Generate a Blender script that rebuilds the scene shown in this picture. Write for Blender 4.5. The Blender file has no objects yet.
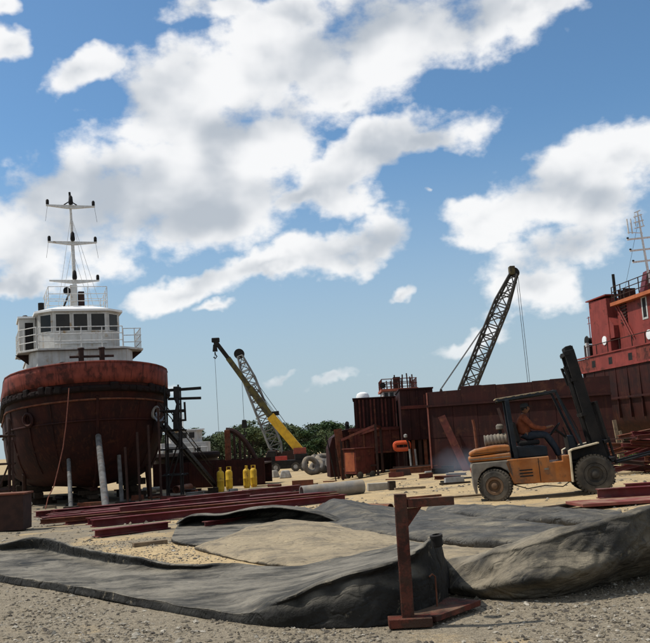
import bpy, math, random
import numpy as np
from mathutils import Vector, Matrix, noise

S = bpy.context.scene
COL = S.collection
R = math.radians
random.seed(7)

# ---------------------------------------------------------------- camera
EYE = 1.6
FPX = 860.0                      # focal length in pixels of the 650 px wide photograph
ROLL = R(3.1)
PITCH = math.atan(119.3 / FPX)
_r0 = Vector((1, 0, 0)); _u0 = Vector((0, -math.sin(PITCH), math.cos(PITCH)))
FWD = Vector((0, math.cos(PITCH), math.sin(PITCH)))
RIGHT = _r0 * math.cos(ROLL) - _u0 * math.sin(ROLL)
UP = _u0 * math.cos(ROLL) + _r0 * math.sin(ROLL)
CAMP = Vector((0, 0, EYE))
cd = bpy.data.cameras.new('camera')
cd.sensor_width = 36.0
cd.lens = 36.0 * FPX / 650.0
cd.clip_start = 0.1
cd.clip_end = 6000
cam = bpy.data.objects.new('camera', cd)
COL.objects.link(cam)
cam.matrix_world = Matrix.Translation(CAMP) @ Matrix((RIGHT, UP, -FWD)).transposed().to_4x4()
S.camera = cam

def ray(px, py):
    return FWD + RIGHT * ((px - 325) / FPX) + UP * ((321.5 - py) / FPX)

def W(px, py, D):
    d = ray(px, py)
    return CAMP + d * (D / d.y)

# ---------------------------------------------------------------- sky, sun, exposure
SUN_EL = R(57)
SUN_AZ = R(-84)                  # measured from +Y, clockwise; negative = left
TOSUN = Vector((math.sin(SUN_AZ) * math.cos(SUN_EL), math.cos(SUN_AZ) * math.cos(SUN_EL), math.sin(SUN_EL)))

def N(nt, typ, **kw):
    n = nt.nodes.new(typ)
    for k, v in kw.items():
        setattr(n, k, v)
    return n

def link(nt, a, b):
    nt.links.new(a, b)

def M(nt, op, a, b=None, c=None, clamp=False):
    n = nt.nodes.new('ShaderNodeMath'); n.operation = op; n.use_clamp = clamp
    for i, x in enumerate((a, b, c)):
        if x is None: continue
        if isinstance(x, (int, float)): n.inputs[i].default_value = x
        else: nt.links.new(x, n.inputs[i])
    return n.outputs[0]

def smooth(nt, x, lo, hi, a=0.0, b=1.0):
    n = nt.nodes.new('ShaderNodeMapRange'); n.interpolation_type = 'SMOOTHSTEP'
    n.inputs[1].default_value = lo; n.inputs[2].default_value = hi
    n.inputs[3].default_value = a; n.inputs[4].default_value = b
    nt.links.new(x, n.inputs[0])
    return n.outputs[0]

# (px, py, radius x, radius y, tilt in degrees, weight)
CLOUDS = [
    (190, 105, 100, 55, 25, 1.0), (120, 205, 150, 52, 8, 1.05), (30, 240, 100, 36, 4, 1.0),
    (265, 62, 70, 52, 20, 1.0), (355, 42, 120, 52, 8, 1.1), (475, 22, 95, 36, 16, 1.0), (540, 4, 60, 18, 15, .9),
    (235, 128, 85, 44, 10, 1.0), (185, 208, 105, 42, 10, 1.0), (75, 75, 46, 22, 12, .95),
    (372, 162, 90, 26, 16, 1.0), (430, 150, 44, 20, 5, .9), (300, 190, 50, 16, 14, .8),
    (215, 10, 45, 22, 0, .8), (300, 15, 60, 25, 0, .85),
    (350, 244, 84, 22, 11, 1.0), (195, 291, 56, 16, 4, .95), (270, 272, 60, 14, 10, .85), (226, 313, 19, 10, 0, .85),
    (575, 182, 84, 36, 10, 1.05), (625, 165, 45, 26, 0, .9), (575, 245, 75, 34, 10, .95), (545, 285, 62, 26, 18, .75), (490, 215, 50, 24, 5, .95),
    (600, 215, 60, 40, 0, .9),
    (6, 48, 26, 18, 0, .9), (2, 10, 24, 14, 0, .8), (352, 105, 17, 9, 0, .7), (395, 281, 16, 9, 20, .8), (435, 197, 10, 7, 0, .6),
    (345, 386, 34, 9, 14, .62), (292, 386, 26, 8, 10, .6), (20, 278, 60, 13, 3, .85), (470, 345, 60, 12, 10, .45), (170, 395, 30, 8, 0, .5),
]

def build_world():
    w = bpy.data.worlds.new('World'); S.world = w; w.use_nodes = True
    nt = w.node_tree; nt.nodes.clear()
    tc = N(nt, 'ShaderNodeTexCoord'); dirv = tc.outputs['Generated']
    sx = N(nt, 'ShaderNodeSeparateXYZ'); link(nt, dirv, sx.inputs[0])
    yy = M(nt, 'MAXIMUM', sx.outputs[1], 0.02)
    # point (x/y, z/y, 1) on a plane in front of the yard, warped a little so that no outline is an ellipse
    wn = N(nt, 'ShaderNodeTexNoise'); wn.inputs['Scale'].default_value = 6.5; wn.inputs['Detail'].default_value = 5; wn.inputs['Roughness'].default_value = .6
    link(nt, dirv, wn.inputs['Vector'])
    ws = N(nt, 'ShaderNodeVectorMath', operation='MULTIPLY_ADD'); link(nt, wn.outputs['Color'], ws.inputs[0]); ws.inputs[1].default_value = (.13, .13, 0); ws.inputs[2].default_value = (-.065, -.065, 1)
    cx = N(nt, 'ShaderNodeCombineXYZ')
    link(nt, M(nt, 'DIVIDE', sx.outputs[0], yy), cx.inputs[0]); link(nt, M(nt, 'DIVIDE', sx.outputs[2], yy), cx.inputs[1])
    pv = N(nt, 'ShaderNodeVectorMath', operation='ADD'); link(nt, cx.outputs[0], pv.inputs[0]); link(nt, ws.outputs[0], pv.inputs[1])
    acc = None
    for (px, py, rx, ry, rot, wt) in CLOUDS:
        d = ray(px, py); u, v = d.x / d.y, d.z / d.y; a = R(rot) + ROLL; ca, sa = math.cos(a), math.sin(a)
        kx, ky = FPX / (1.16 * rx), FPX / (1.20 * ry)
        d1 = N(nt, 'ShaderNodeVectorMath', operation='DOT_PRODUCT'); link(nt, pv.outputs[0], d1.inputs[0]); d1.inputs[1].default_value = (ca * kx, sa * kx, -(ca * u + sa * v) * kx)
        d2 = N(nt, 'ShaderNodeVectorMath', operation='DOT_PRODUCT'); link(nt, pv.outputs[0], d2.inputs[0]); d2.inputs[1].default_value = (-sa * ky, ca * ky, -(-sa * u + ca * v) * ky)
        q = M(nt, 'SQRT', M(nt, 'MULTIPLY_ADD', d1.outputs['Value'], d1.outputs['Value'], M(nt, 'MULTIPLY', d2.outputs['Value'], d2.outputs['Value'])))
        t = M(nt, 'SUBTRACT', wt, q)
        acc = t if acc is None else M(nt, 'MAXIMUM', acc, t)
    # beyond the photograph's field of view the same kind of broken cumulus goes on
    gn = N(nt, 'ShaderNodeTexNoise'); gn.inputs['Scale'].default_value = 2.6; gn.inputs['Detail'].default_value = 2
    link(nt, dirv, gn.inputs['Vector'])
    dt = N(nt, 'ShaderNodeVectorMath', operation='DOT_PRODUCT'); link(nt, dirv, dt.inputs[0]); dt.inputs[1].default_value = FWD
    gen = M(nt, 'SUBTRACT', M(nt, 'MULTIPLY_ADD', gn.outputs['Fac'], 4.0, -1.95), smooth(nt, dt.outputs['Value'], .80, .90, 0.0, 3.0))
    acc = M(nt, 'MAXIMUM', M(nt, 'MAXIMUM', acc, gen), -1.0)
    def nz(off, det):
        n1 = N(nt, 'ShaderNodeTexNoise'); n1.inputs['Scale'].default_value = 11.0; n1.inputs['Detail'].default_value = det; n1.inputs['Roughness'].default_value = .55
        mp = N(nt, 'ShaderNodeVectorMath', operation='MULTIPLY_ADD'); mp.inputs[1].default_value = (1, 1, 1.45); mp.inputs[2].default_value = (off.x, off.y, off.z * 1.45)
        link(nt, dirv, mp.inputs[0]); link(nt, mp.outputs[0], n1.inputs['Vector'])
        return n1.outputs['Fac']
    na = nz(Vector((0, 0, 0)), 9); nb = nz(TOSUN * .05, 1.5); nc = nz(Vector((0, 0, 0)), 3)
    cap = M(nt, 'MINIMUM', acc, .50)
    d0 = M(nt, 'ADD', cap, M(nt, 'MULTIPLY_ADD', na, 2.9, -1.40))
    alpha = M(nt, 'POWER', smooth(nt, d0, -.08, .46), .85)
    # towards the sun less cloud: bright rim; more cloud: shaded belly
    tr = M(nt, 'ADD', M(nt, 'MULTIPLY', M(nt, 'SUBTRACT', nb, .5), 3.0), M(nt, 'MULTIPLY', M(nt, 'MAXIMUM', acc, -.2), .95))
    lit = smooth(nt, M(nt, 'SUBTRACT', tr, M(nt, 'MULTIPLY', M(nt, 'SUBTRACT', nc, .5), 1.7)), -.05, 1.35, 1.0, 0.0)
    cr = N(nt, 'ShaderNodeMix', data_type='RGBA')
    cr.inputs[6].default_value = (CL_LO[0], CL_LO[1], CL_LO[2], 1); cr.inputs[7].default_value = (CL_HI[0], CL_HI[1], CL_HI[2], 1)
    link(nt, lit, cr.inputs[0])
    sky = N(nt, 'ShaderNodeTexSky', sky_type='NISHITA')
    sky.sun_disc = False; sky.sun_elevation = SUN_EL; sky.sun_rotation = SUN_AZ
    sky.air_density = 1.0; sky.dust_density = .5; sky.ozone_density = 3.6; sky.altitude = 0
    # clouds thin out into the haze near the horizon
    al = M(nt, 'MULTIPLY', M(nt, 'MULTIPLY', alpha, smooth(nt, sx.outputs[2], 0.0, .16, .3, 1.0)), .95)
    mx = N(nt, 'ShaderNodeMix', data_type='RGBA')
    hzm = N(nt, 'ShaderNodeMix', data_type='RGBA'); hzm.inputs[7].default_value = (*HAZE, 1)
    wb = N(nt, 'ShaderNodeVectorMath', operation='MULTIPLY'); link(nt, sky.outputs[0], wb.inputs[0]); wb.inputs[1].default_value = (.80, 1.0, 1.04)   # the camera's white balance
    link(nt, smooth(nt, sx.outputs[2], .0, .36, .88, 0.0), hzm.inputs[0]); link(nt, wb.outputs[0], hzm.inputs[6])
    link(nt, al, mx.inputs[0]); link(nt, hzm.outputs[2], mx.inputs[6]); link(nt, cr.outputs[2], mx.inputs[7])
    bg = N(nt, 'ShaderNodeBackground'); bg.inputs['Strength'].default_value = SKY_STRENGTH
    link(nt, mx.outputs[2], bg.inputs['Color'])
    out = N(nt, 'ShaderNodeOutputWorld'); link(nt, bg.outputs[0], out.inputs[0])
    w.cycles.sampling_method = 'MANUAL'; w.cycles.sample_map_resolution = 512

SKY_STRENGTH = .125
CL_LO = tuple(x / SKY_STRENGTH for x in (.50, .545, .60)); CL_HI = tuple(x / SKY_STRENGTH for x in (.98, .98, .98)); HAZE = tuple(x / SKY_STRENGTH for x in (.43, .52, .59))
S.cycles.max_bounces = 5; S.cycles.diffuse_bounces = 3; S.cycles.glossy_bounces = 2
build_world()
sl = bpy.data.lights.new('sun', 'SUN'); sl.energy = 4.2; sl.angle = R(.53); sl.color = (1.0, .95, .87)
sun = bpy.data.objects.new('sun', sl); COL.objects.link(sun)
sun.rotation_euler = (-TOSUN).to_track_quat('-Z', 'Y').to_euler()
sun.location = TOSUN * 60
S.view_settings.view_transform = 'Standard'
S.view_settings.look = 'None'
S.view_settings.exposure = 0.0
S.view_settings.gamma = 1.0
S.view_settings.use_curve_mapping = False

# ---------------------------------------------------------------- materials
MATS = {}
def mat(name, a, b=None, scale=6.0, rough=.75, metal=0.0, bump=.15, bscale=None, rust=None, rust_amt=.0, streak=0.0,
        dust=None, dust_amt=0.0, spec=.16, detail=6, contrast=(.35, .65)):
    """Two-tone noise colour; optional rust blotches, vertical streaks and dust lying on faces that look upwards."""
    if name in MATS: return MATS[name]
    m = bpy.data.materials.new(name); m.use_nodes = True
    nt = m.node_tree; p = nt.nodes['Principled BSDF']
    p.inputs['Roughness'].default_value = rough; p.inputs['Metallic'].default_value = metal
    p.inputs['Specular IOR Level'].default_value = spec
    tc = N(nt, 'ShaderNodeTexCoord'); co = tc.outputs['Object']
    def nz(s, d=detail, vec=None, rg=.55):
        n = N(nt, 'ShaderNodeTexNoise'); n.inputs['Scale'].default_value = s; n.inputs['Detail'].default_value = d; n.inputs['Roughness'].default_value = rg
        link(nt, vec if vec else co, n.inputs['Vector']); return n.outputs['Fac']
    def mix(f, c1, c2):
        n = N(nt, 'ShaderNodeMix', data_type='RGBA')
        link(nt, f, n.inputs[0])
        for i, c in ((6, c1), (7, c2)):
            if isinstance(c, tuple): n.inputs[i].default_value = (*c, 1)
            else: link(nt, c, n.inputs[i])
        return n.outputs[2]
    b = b or tuple(x * .7 for x in a)
    n0 = nz(scale)
    c = mix(smooth(nt, n0, *contrast), a, b)
    if streak:
        mp = N(nt, 'ShaderNodeMapping'); mp.inputs['Scale'].default_value = (9, 9, .55); link(nt, co, mp.inputs['Vector'])
        s = nz(1.0, 5, mp.outputs[0])
        f = M(nt, 'MULTIPLY', smooth(nt, s, .5, .72), streak)
        c = mix(f, c, rust or tuple(x * .5 for x in a))
    if rust and rust_amt:
        f = smooth(nt, nz(scale * .6 + .7, 10, None, .68), .62 - rust_amt * .25, .74 - rust_amt * .25)
        c = mix(f, c, rust)
    if dust and dust_amt:
        ge = N(nt, 'ShaderNodeNewGeometry'); sp = N(nt, 'ShaderNodeSeparateXYZ'); link(nt, ge.outputs['Normal'], sp.inputs[0])
        f = M(nt, 'MULTIPLY', smooth(nt, sp.outputs[2], -.1, .9, .25, 1.0), smooth(nt, nz(2.3, 7), .38, .66))
        c = mix(M(nt, 'MULTIPLY', f, dust_amt), c, dust)
    link(nt, c, p.inputs['Base Color'])
    if bump:
        bn = N(nt, 'ShaderNodeBump'); bn.inputs['Strength'].default_value = bump; bn.inputs['Distance'].default_value = .02
        link(nt, nz(bscale or scale * 4, 5), bn.inputs['Height']); link(nt, bn.outputs[0], p.inputs['Normal'])
    MATS[name] = m
    return m

RUST = (.10, .035, .016)
DUST = (.36, .28, .18)
hull_red = mat('hull_oxide_dark', (.034, .0085, .0065), (.017, .006, .0055), 1.2, .72, rust=(.060, .020, .010), rust_amt=.2, streak=.6, bscale=9)
bulwark_red = mat('bulwark_oxide_orange', (.20, .048, .033), (.13, .032, .024), 1.8, .7, rust=(.055, .017, .013), rust_amt=.5, streak=.95, bscale=7)
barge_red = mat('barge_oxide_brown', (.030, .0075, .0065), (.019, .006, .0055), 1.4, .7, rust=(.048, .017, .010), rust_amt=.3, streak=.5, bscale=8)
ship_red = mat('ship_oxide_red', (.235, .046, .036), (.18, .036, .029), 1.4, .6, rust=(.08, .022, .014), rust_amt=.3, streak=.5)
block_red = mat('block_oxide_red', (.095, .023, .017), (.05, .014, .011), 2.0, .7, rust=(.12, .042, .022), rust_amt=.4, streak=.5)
beam_red = mat('primer_crimson', (.125, .018, .021), (.09, .014, .016), 3.0, .6, dust=(.26, .17, .14), dust_amt=.55, rust=(.07, .022, .018), rust_amt=.3)
rust_m = mat('rust_steel', (.16, .052, .028), (.10, .035, .020), 6, .85, rust=(.06, .022, .014), rust_amt=.4, dust=DUST, dust_amt=.25, bump=.3)
stand_red = mat('stand_rust_red', (.115, .030, .019), (.062, .019, .013), 9, .78, rust=(.040, .017, .012), rust_amt=.75, dust=DUST, dust_amt=.3, bump=.55, bscale=60)
white_paint = mat('marine_white', (.54, .53, .50), (.42, .41, .38), 2.0, .55, rust=(.30, .20, .10), rust_amt=.22, streak=.4, bump=.05)
white_clean = mat('roof_white', (.80, .80, .78), (.74, .74, .72), 2.5, .5, bump=.03)
white_rail = mat('rail_white', (.62, .62, .60), (.52, .50, .46), 8, .5, rust=(.3, .2, .1), rust_amt=.15, bump=0)
black_m = mat('black_steel', (.009, .009, .009), (.015, .013, .012), 5, .65, dust=(.06, .05, .04), dust_amt=.4)
rubber_blk = mat('fender_rubber', (.014, .007, .006), (.010, .007, .006), 4, .9, bump=.3)
glass_m = mat('window_glass', (.010, .010, .009), (.018, .016, .013), 2, .22, spec=.25, bump=0)
brown_dk = mat('dark_brown_steel', (.045, .022, .016), (.028, .015, .012), 5, .7)
grey_m = mat('grey_galv', (.30, .30, .29), (.20, .19, .17), 4, .7, rust=(.2, .1, .05), rust_amt=.15, dust=DUST, dust_amt=.3)
conc = mat('pale_concrete', (.36, .33, .28), (.27, .25, .21), 5, .9, dust=DUST, dust_amt=.4, bump=.4)
wood = mat('weathered_timber', (.22, .16, .10), (.13, .095, .062), 8, .9, dust=DUST, dust_amt=.4, bump=.4)
wood_dk = mat('tarred_timber', (.05, .036, .026), (.03, .022, .016), 8, .9, bump=.4)
yel = mat('cylinder_yellow', (.62, .40, .035), (.52, .32, .03), 4, .5, rust=(.20, .09, .03), rust_amt=.35, streak=.4)
crane_y = mat('crane_yellow', (.60, .36, .03), (.48, .28, .03), 2, .5, rust=(.16, .08, .03), rust_amt=.2)
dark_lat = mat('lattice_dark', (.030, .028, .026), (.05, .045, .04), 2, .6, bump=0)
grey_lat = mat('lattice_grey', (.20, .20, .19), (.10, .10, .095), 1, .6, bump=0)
cable_m = mat('steel_cable', (.05, .05, .05), (.03, .03, .03), 3, .5, bump=0)
fork_or = mat('forklift_orange', (.35, .118, .025), (.26, .085, .02), 3, .55, rust=(.11, .05, .025), rust_amt=.32, dust=DUST, dust_amt=.5, streak=.35)
fork_grey = mat('counterweight_grey', (.19, .17, .14), (.11, .095, .08), 4, .8, dust=DUST, dust_amt=.5)
fork_blue = mat('guard_dark_blue', (.011, .017, .023), (.008, .011, .015), 5, .5, dust=(.12, .10, .08), dust_amt=.3)
prop_grey = mat('prop_grey', (.13, .13, .125), (.075, .07, .065), 4, .8, rust=(.12, .06, .035), rust_amt=.2)
tyre_m = mat('dusty_tyre', (.032, .030, .027), (.075, .066, .054), 4, .9, dust=DUST, dust_amt=.4, bump=.4)
tyre_old = mat('old_grey_tyre', (.14, .13, .12), (.08, .075, .07), 3, .9, dust=DUST, dust_amt=.5)
cream = mat('fender_cream', (.55, .47, .33), (.42, .34, .22), 4, .6)
float_or = mat('float_orange', (.62, .10, .035), (.5, .08, .03), 3, .5)

# ---------------------------------------------------------------- mesh helpers
class MB:
    def __init__(s): s.v = []; s.f = []
    def add(s, vs, fs):
        o = len(s.v); s.v += [tuple(x) for x in vs]; s.f += [tuple(i + o for i in f) for f in fs]; return s
    def box(s, c, d, rot=None, taper=1.0):
        hx, hy, hz = d[0] / 2, d[1] / 2, d[2] / 2
        P = []
        for z, t in ((-hz, 1), (hz, taper)):
            for x, y in ((-hx, -hy), (hx, -hy), (hx, hy), (-hx, hy)):
                v = Vector((x * t, y * t, z))
                if rot is not None: v = rot @ v
                P.append(v + Vector(c))
        return s.add(P, [(0, 3, 2, 1), (4, 5, 6, 7), (0, 1, 5, 4), (1, 2, 6, 5), (2, 3, 7, 6), (3, 0, 4, 7)])
    def bb(s, x0, x1, y0, y1, z0, z1):
        return s.box(((x0 + x1) / 2, (y0 + y1) / 2, (z0 + z1) / 2), (x1 - x0, y1 - y0, z1 - z0))
    def beam(s, p, q, w, h, up=(0, 0, 1)):
        p = Vector(p); q = Vector(q); d = q - p; L = d.length; d.normalize()
        u = Vector(up)
        if abs(d.dot(u)) > .98: u = Vector((0, 1, 0))
        x = d.cross(u).normalized(); z = x.cross(d)
        rot = Matrix((x, d, z)).transposed()
        return s.box((p + q) / 2, (w, L, h), rot)
    def channel(s, p, q, w, h, t):      # I section bar
        p = Vector(p); q = Vector(q); d = (q - p).normalized(); u = Vector((0, 0, 1)); x = d.cross(u).normalized(); z = x.cross(d)
        s.beam(p + z * (h / 2 - t / 2), q + z * (h / 2 - t / 2), w, t); s.beam(p - z * (h / 2 - t / 2), q - z * (h / 2 - t / 2), w, t)
        return s.beam(p, q, t, h - 2 * t)
    def tube(s, pts, r, n=8, cap=True):
        pts = [Vector(p) for p in pts]; m = len(pts)
        rs = r if isinstance(r, (list, tuple)) else [r] * m
        V = []; prev = None
        for i, p in enumerate(pts):
            d = (pts[min(i + 1, m - 1)] - pts[max(i - 1, 0)]).normalized()
            if prev is None:
                a = Vector((0, 0, 1)) if abs(d.z) < .9 else Vector((1, 0, 0))
            else: a = prev
            x = (a - d * a.dot(d)).normalized(); y = d.cross(x); prev = x
            for k in range(n):
                t = 2 * math.pi * k / n
                V.append(p + (x * math.cos(t) + y * math.sin(t)) * rs[i])
        F = [(i * n + k, i * n + (k + 1) % n, (i + 1) * n + (k + 1) % n, (i + 1) * n + k) for i in range(m - 1) for k in range(n)]
        if cap: F += [tuple(range(n - 1, -1, -1)), tuple((m - 1) * n + k for k in range(n))]
        return s.add(V, F)
    def prism(s, pts, vec):             # polygon (3-D points) extruded by vec
        n = len(pts); vec = Vector(vec)
        V = [Vector(p) for p in pts] + [Vector(p) + vec for p in pts]
        F = [tuple(range(n - 1, -1, -1)), tuple(range(n, 2 * n))] + [(i, (i + 1) % n, n + (i + 1) % n, n + i) for i in range(n)]
        return s.add(V, F)
    def lathe(s, prof, c, axis=(0, 0, 1), n=20, cap=True):   # prof: (radius, height along axis)
        ax = Vector(axis).normalized(); a = Vector((1, 0, 0)) if abs(ax.x) < .9 else Vector((0, 1, 0))
        x = (a - ax * a.dot(ax)).normalized(); y = ax.cross(x); c = Vector(c)
        V = []
        for r, h in prof:
            for k in range(n):
                t = 2 * math.pi * k / n
                V.append(c + ax * h + (x * math.cos(t) + y * math.sin(t)) * max(r, 1e-4))
        m = len(prof)
        F = [(i * n + k, i * n + (k + 1) % n, (i + 1) * n + (k + 1) % n, (i + 1) * n + k) for i in range(m - 1) for k in range(n)]
        if cap: F += [tuple(range(n - 1, -1, -1)), tuple((m - 1) * n + k for k in range(n))]
        return s.add(V, F)
    def torus(s, c, R_, r, axis=(0, 0, 1), n=20, m=8):
        ax = Vector(axis).normalized(); a = Vector((1, 0, 0)) if abs(ax.x) < .9 else Vector((0, 1, 0))
        x = (a - ax * a.dot(ax)).normalized(); y = ax.cross(x); c = Vector(c); V = []
        for i in range(n):
            t = 2 * math.pi * i / n; e = x * math.cos(t) + y * math.sin(t)
            for j in range(m):
                q = 2 * math.pi * j / m
                V.append(c + e * (R_ + r * math.cos(q)) + ax * r * math.sin(q))
        F = [(i * m + j, ((i + 1) % n) * m + j, ((i + 1) % n) * m + (j + 1) % m, i * m + (j + 1) % m) for i in range(n) for j in range(m)]
        return s.add(V, F)
    def grid(s, rows):
        m = len(rows); n = len(rows[0]); V = [p for r in rows for p in r]
        return s.add(V, [(i * n + j, i * n + j + 1, (i + 1) * n + j + 1, (i + 1) * n + j) for i in range(m - 1) for j in range(n - 1)])
    def mesh(s, name, world_inv=None):
        me = bpy.data.meshes.new(name)
        vs = s.v if world_inv is None else [tuple(world_inv @ Vector(v)) for v in s.v]
        me.from_pydata(vs, [], s.f); me.validate(); me.update(); return me
    def build(s, name, m, parent=None, smooth=False, bevel=0.0, world=False, solid=0.0, angle=40):
        inv = None
        if world and parent is not None: inv = mw(parent).inverted()
        me = s.mesh(name, inv)
        return place(name, me, m, parent, smooth, bevel, solid, angle)

def mw(o):
    m = Matrix.LocRotScale(o.location, o.rotation_euler, o.scale)
    return mw(o.parent) @ m if o.parent else m

def fix_normals(me):
    import bmesh
    b = bmesh.new(); b.from_mesh(me); bmesh.ops.recalc_face_normals(b, faces=b.faces); b.to_mesh(me); b.free()

def place(name, me, m, parent=None, smooth=False, bevel=0.0, solid=0.0, angle=40):
    fix_normals(me)
    o = bpy.data.objects.new(name, me); COL.objects.link(o)
    me.materials.append(m)
    if smooth:
        me.shade_smooth(); me.set_sharp_from_angle(angle=R(angle))
    if solid:
        md = o.modifiers.new('solidify', 'SOLIDIFY'); md.thickness = solid; md.offset = 0
    if bevel:
        md = o.modifiers.new('bevel', 'BEVEL'); md.width = bevel; md.segments = 2; md.limit_method = 'ANGLE'; md.angle_limit = R(40)
    if parent is not None: o.parent = parent
    return o

def tag(o, label, cat, group=None, kind=None):
    o['label'] = label; o['category'] = cat
    if group: o['group'] = group
    if kind: o['kind'] = kind
    return o

def thing(name, label, cat, loc=(0, 0, 0), rz=0.0, group=None, rot=None):
    o = bpy.data.objects.new(name, None); o.empty_display_size = .2; COL.objects.link(o)
    o.location = loc; o.rotation_euler = rot if rot else (0, 0, rz)
    return tag(o, label, cat, group)

def copy_tree(o, parent=None):
    c = o.copy(); COL.objects.link(c); c.parent = parent
    for ch in list(o.children): copy_tree(ch, c)
    return c

def catmull(P, m):
    """P: (n,...) array -> refined along axis 0 with m steps per span."""
    P = np.asarray(P, float); n = len(P); out = []
    for i in range(n - 1):
        p0 = P[max(i - 1, 0)]; p1 = P[i]; p2 = P[i + 1]; p3 = P[min(i + 2, n - 1)]
        for k in range(m):
            t = k / m
            out.append(.5 * ((2 * p1) + (-p0 + p2) * t + (2 * p0 - 5 * p1 + 4 * p2 - p3) * t * t + (-p0 + 3 * p1 - 3 * p2 + p3) * t ** 3))
    out.append(P[-1]); return np.array(out)

def lerp_tab(tab, x):
    if x <= tab[0][0]: return tab[0][1]
    for (a, b), (c, d) in zip(tab, tab[1:]):
        if x <= c: return b + (d - b) * (x - a) / (c - a)
    return tab[-1][1]

# ---------------------------------------------------------------- ground
GL = [(0, 0), (17, 0), (28, -.25), (38, -.65), (60, -1.0), (110, -1.85), (220, -2.6), (4000, -2.6)]
GR = [(0, 0), (30, 0), (45, -.06), (70, -.55), (110, -1.75), (220, -2.6), (4000, -2.6)]
def sstep(a, b, x):
    t = min(1, max(0, (x - a) / (b - a))); return t * t * (3 - 2 * t)
def gz(x, y):
    t = sstep(-4, 5, x)
    rise = .11 * sstep(4.6, 6.8, x) * sstep(14, 19, y) * (1 - sstep(24, 30, y))      # slight rise under the forklift's front wheels
    return lerp_tab(GL, y) * (1 - t) + lerp_tab(GR, y) * t + rise
def G(px, py):
    d = ray(px, py); t = 4.0
    lo, hi = 2.0, 2.0
    while hi < 900:
        p = CAMP + d * hi
        if p.z < gz(p.x, p.y): break
        lo = hi; hi *= 1.03
    for _ in range(30):
        mid = (lo + hi) / 2; p = CAMP + d * mid
        if p.z < gz(p.x, p.y): hi = mid
        else: lo = mid
    p = CAMP + d * hi
    return Vector((p.x, p.y, gz(p.x, p.y)))
def on(px, D):
    """ground point seen in pixel column px (at the horizon row) at depth D"""
    d = ray(px, 441 - .0524 * (px - 325)); x = d.x / d.y * D
    return Vector((x, D, gz(x, D)))
def gbump(x, y):
    a = .022 * noise.noise((x * .55, y * .55, 1.3)) + .012 * noise.noise((x * 2.1, y * 2.1, 4.1))
    if y < 16: a += .007 * noise.noise((x * 7, y * 7, 2.2))
    return a - .014

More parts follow.
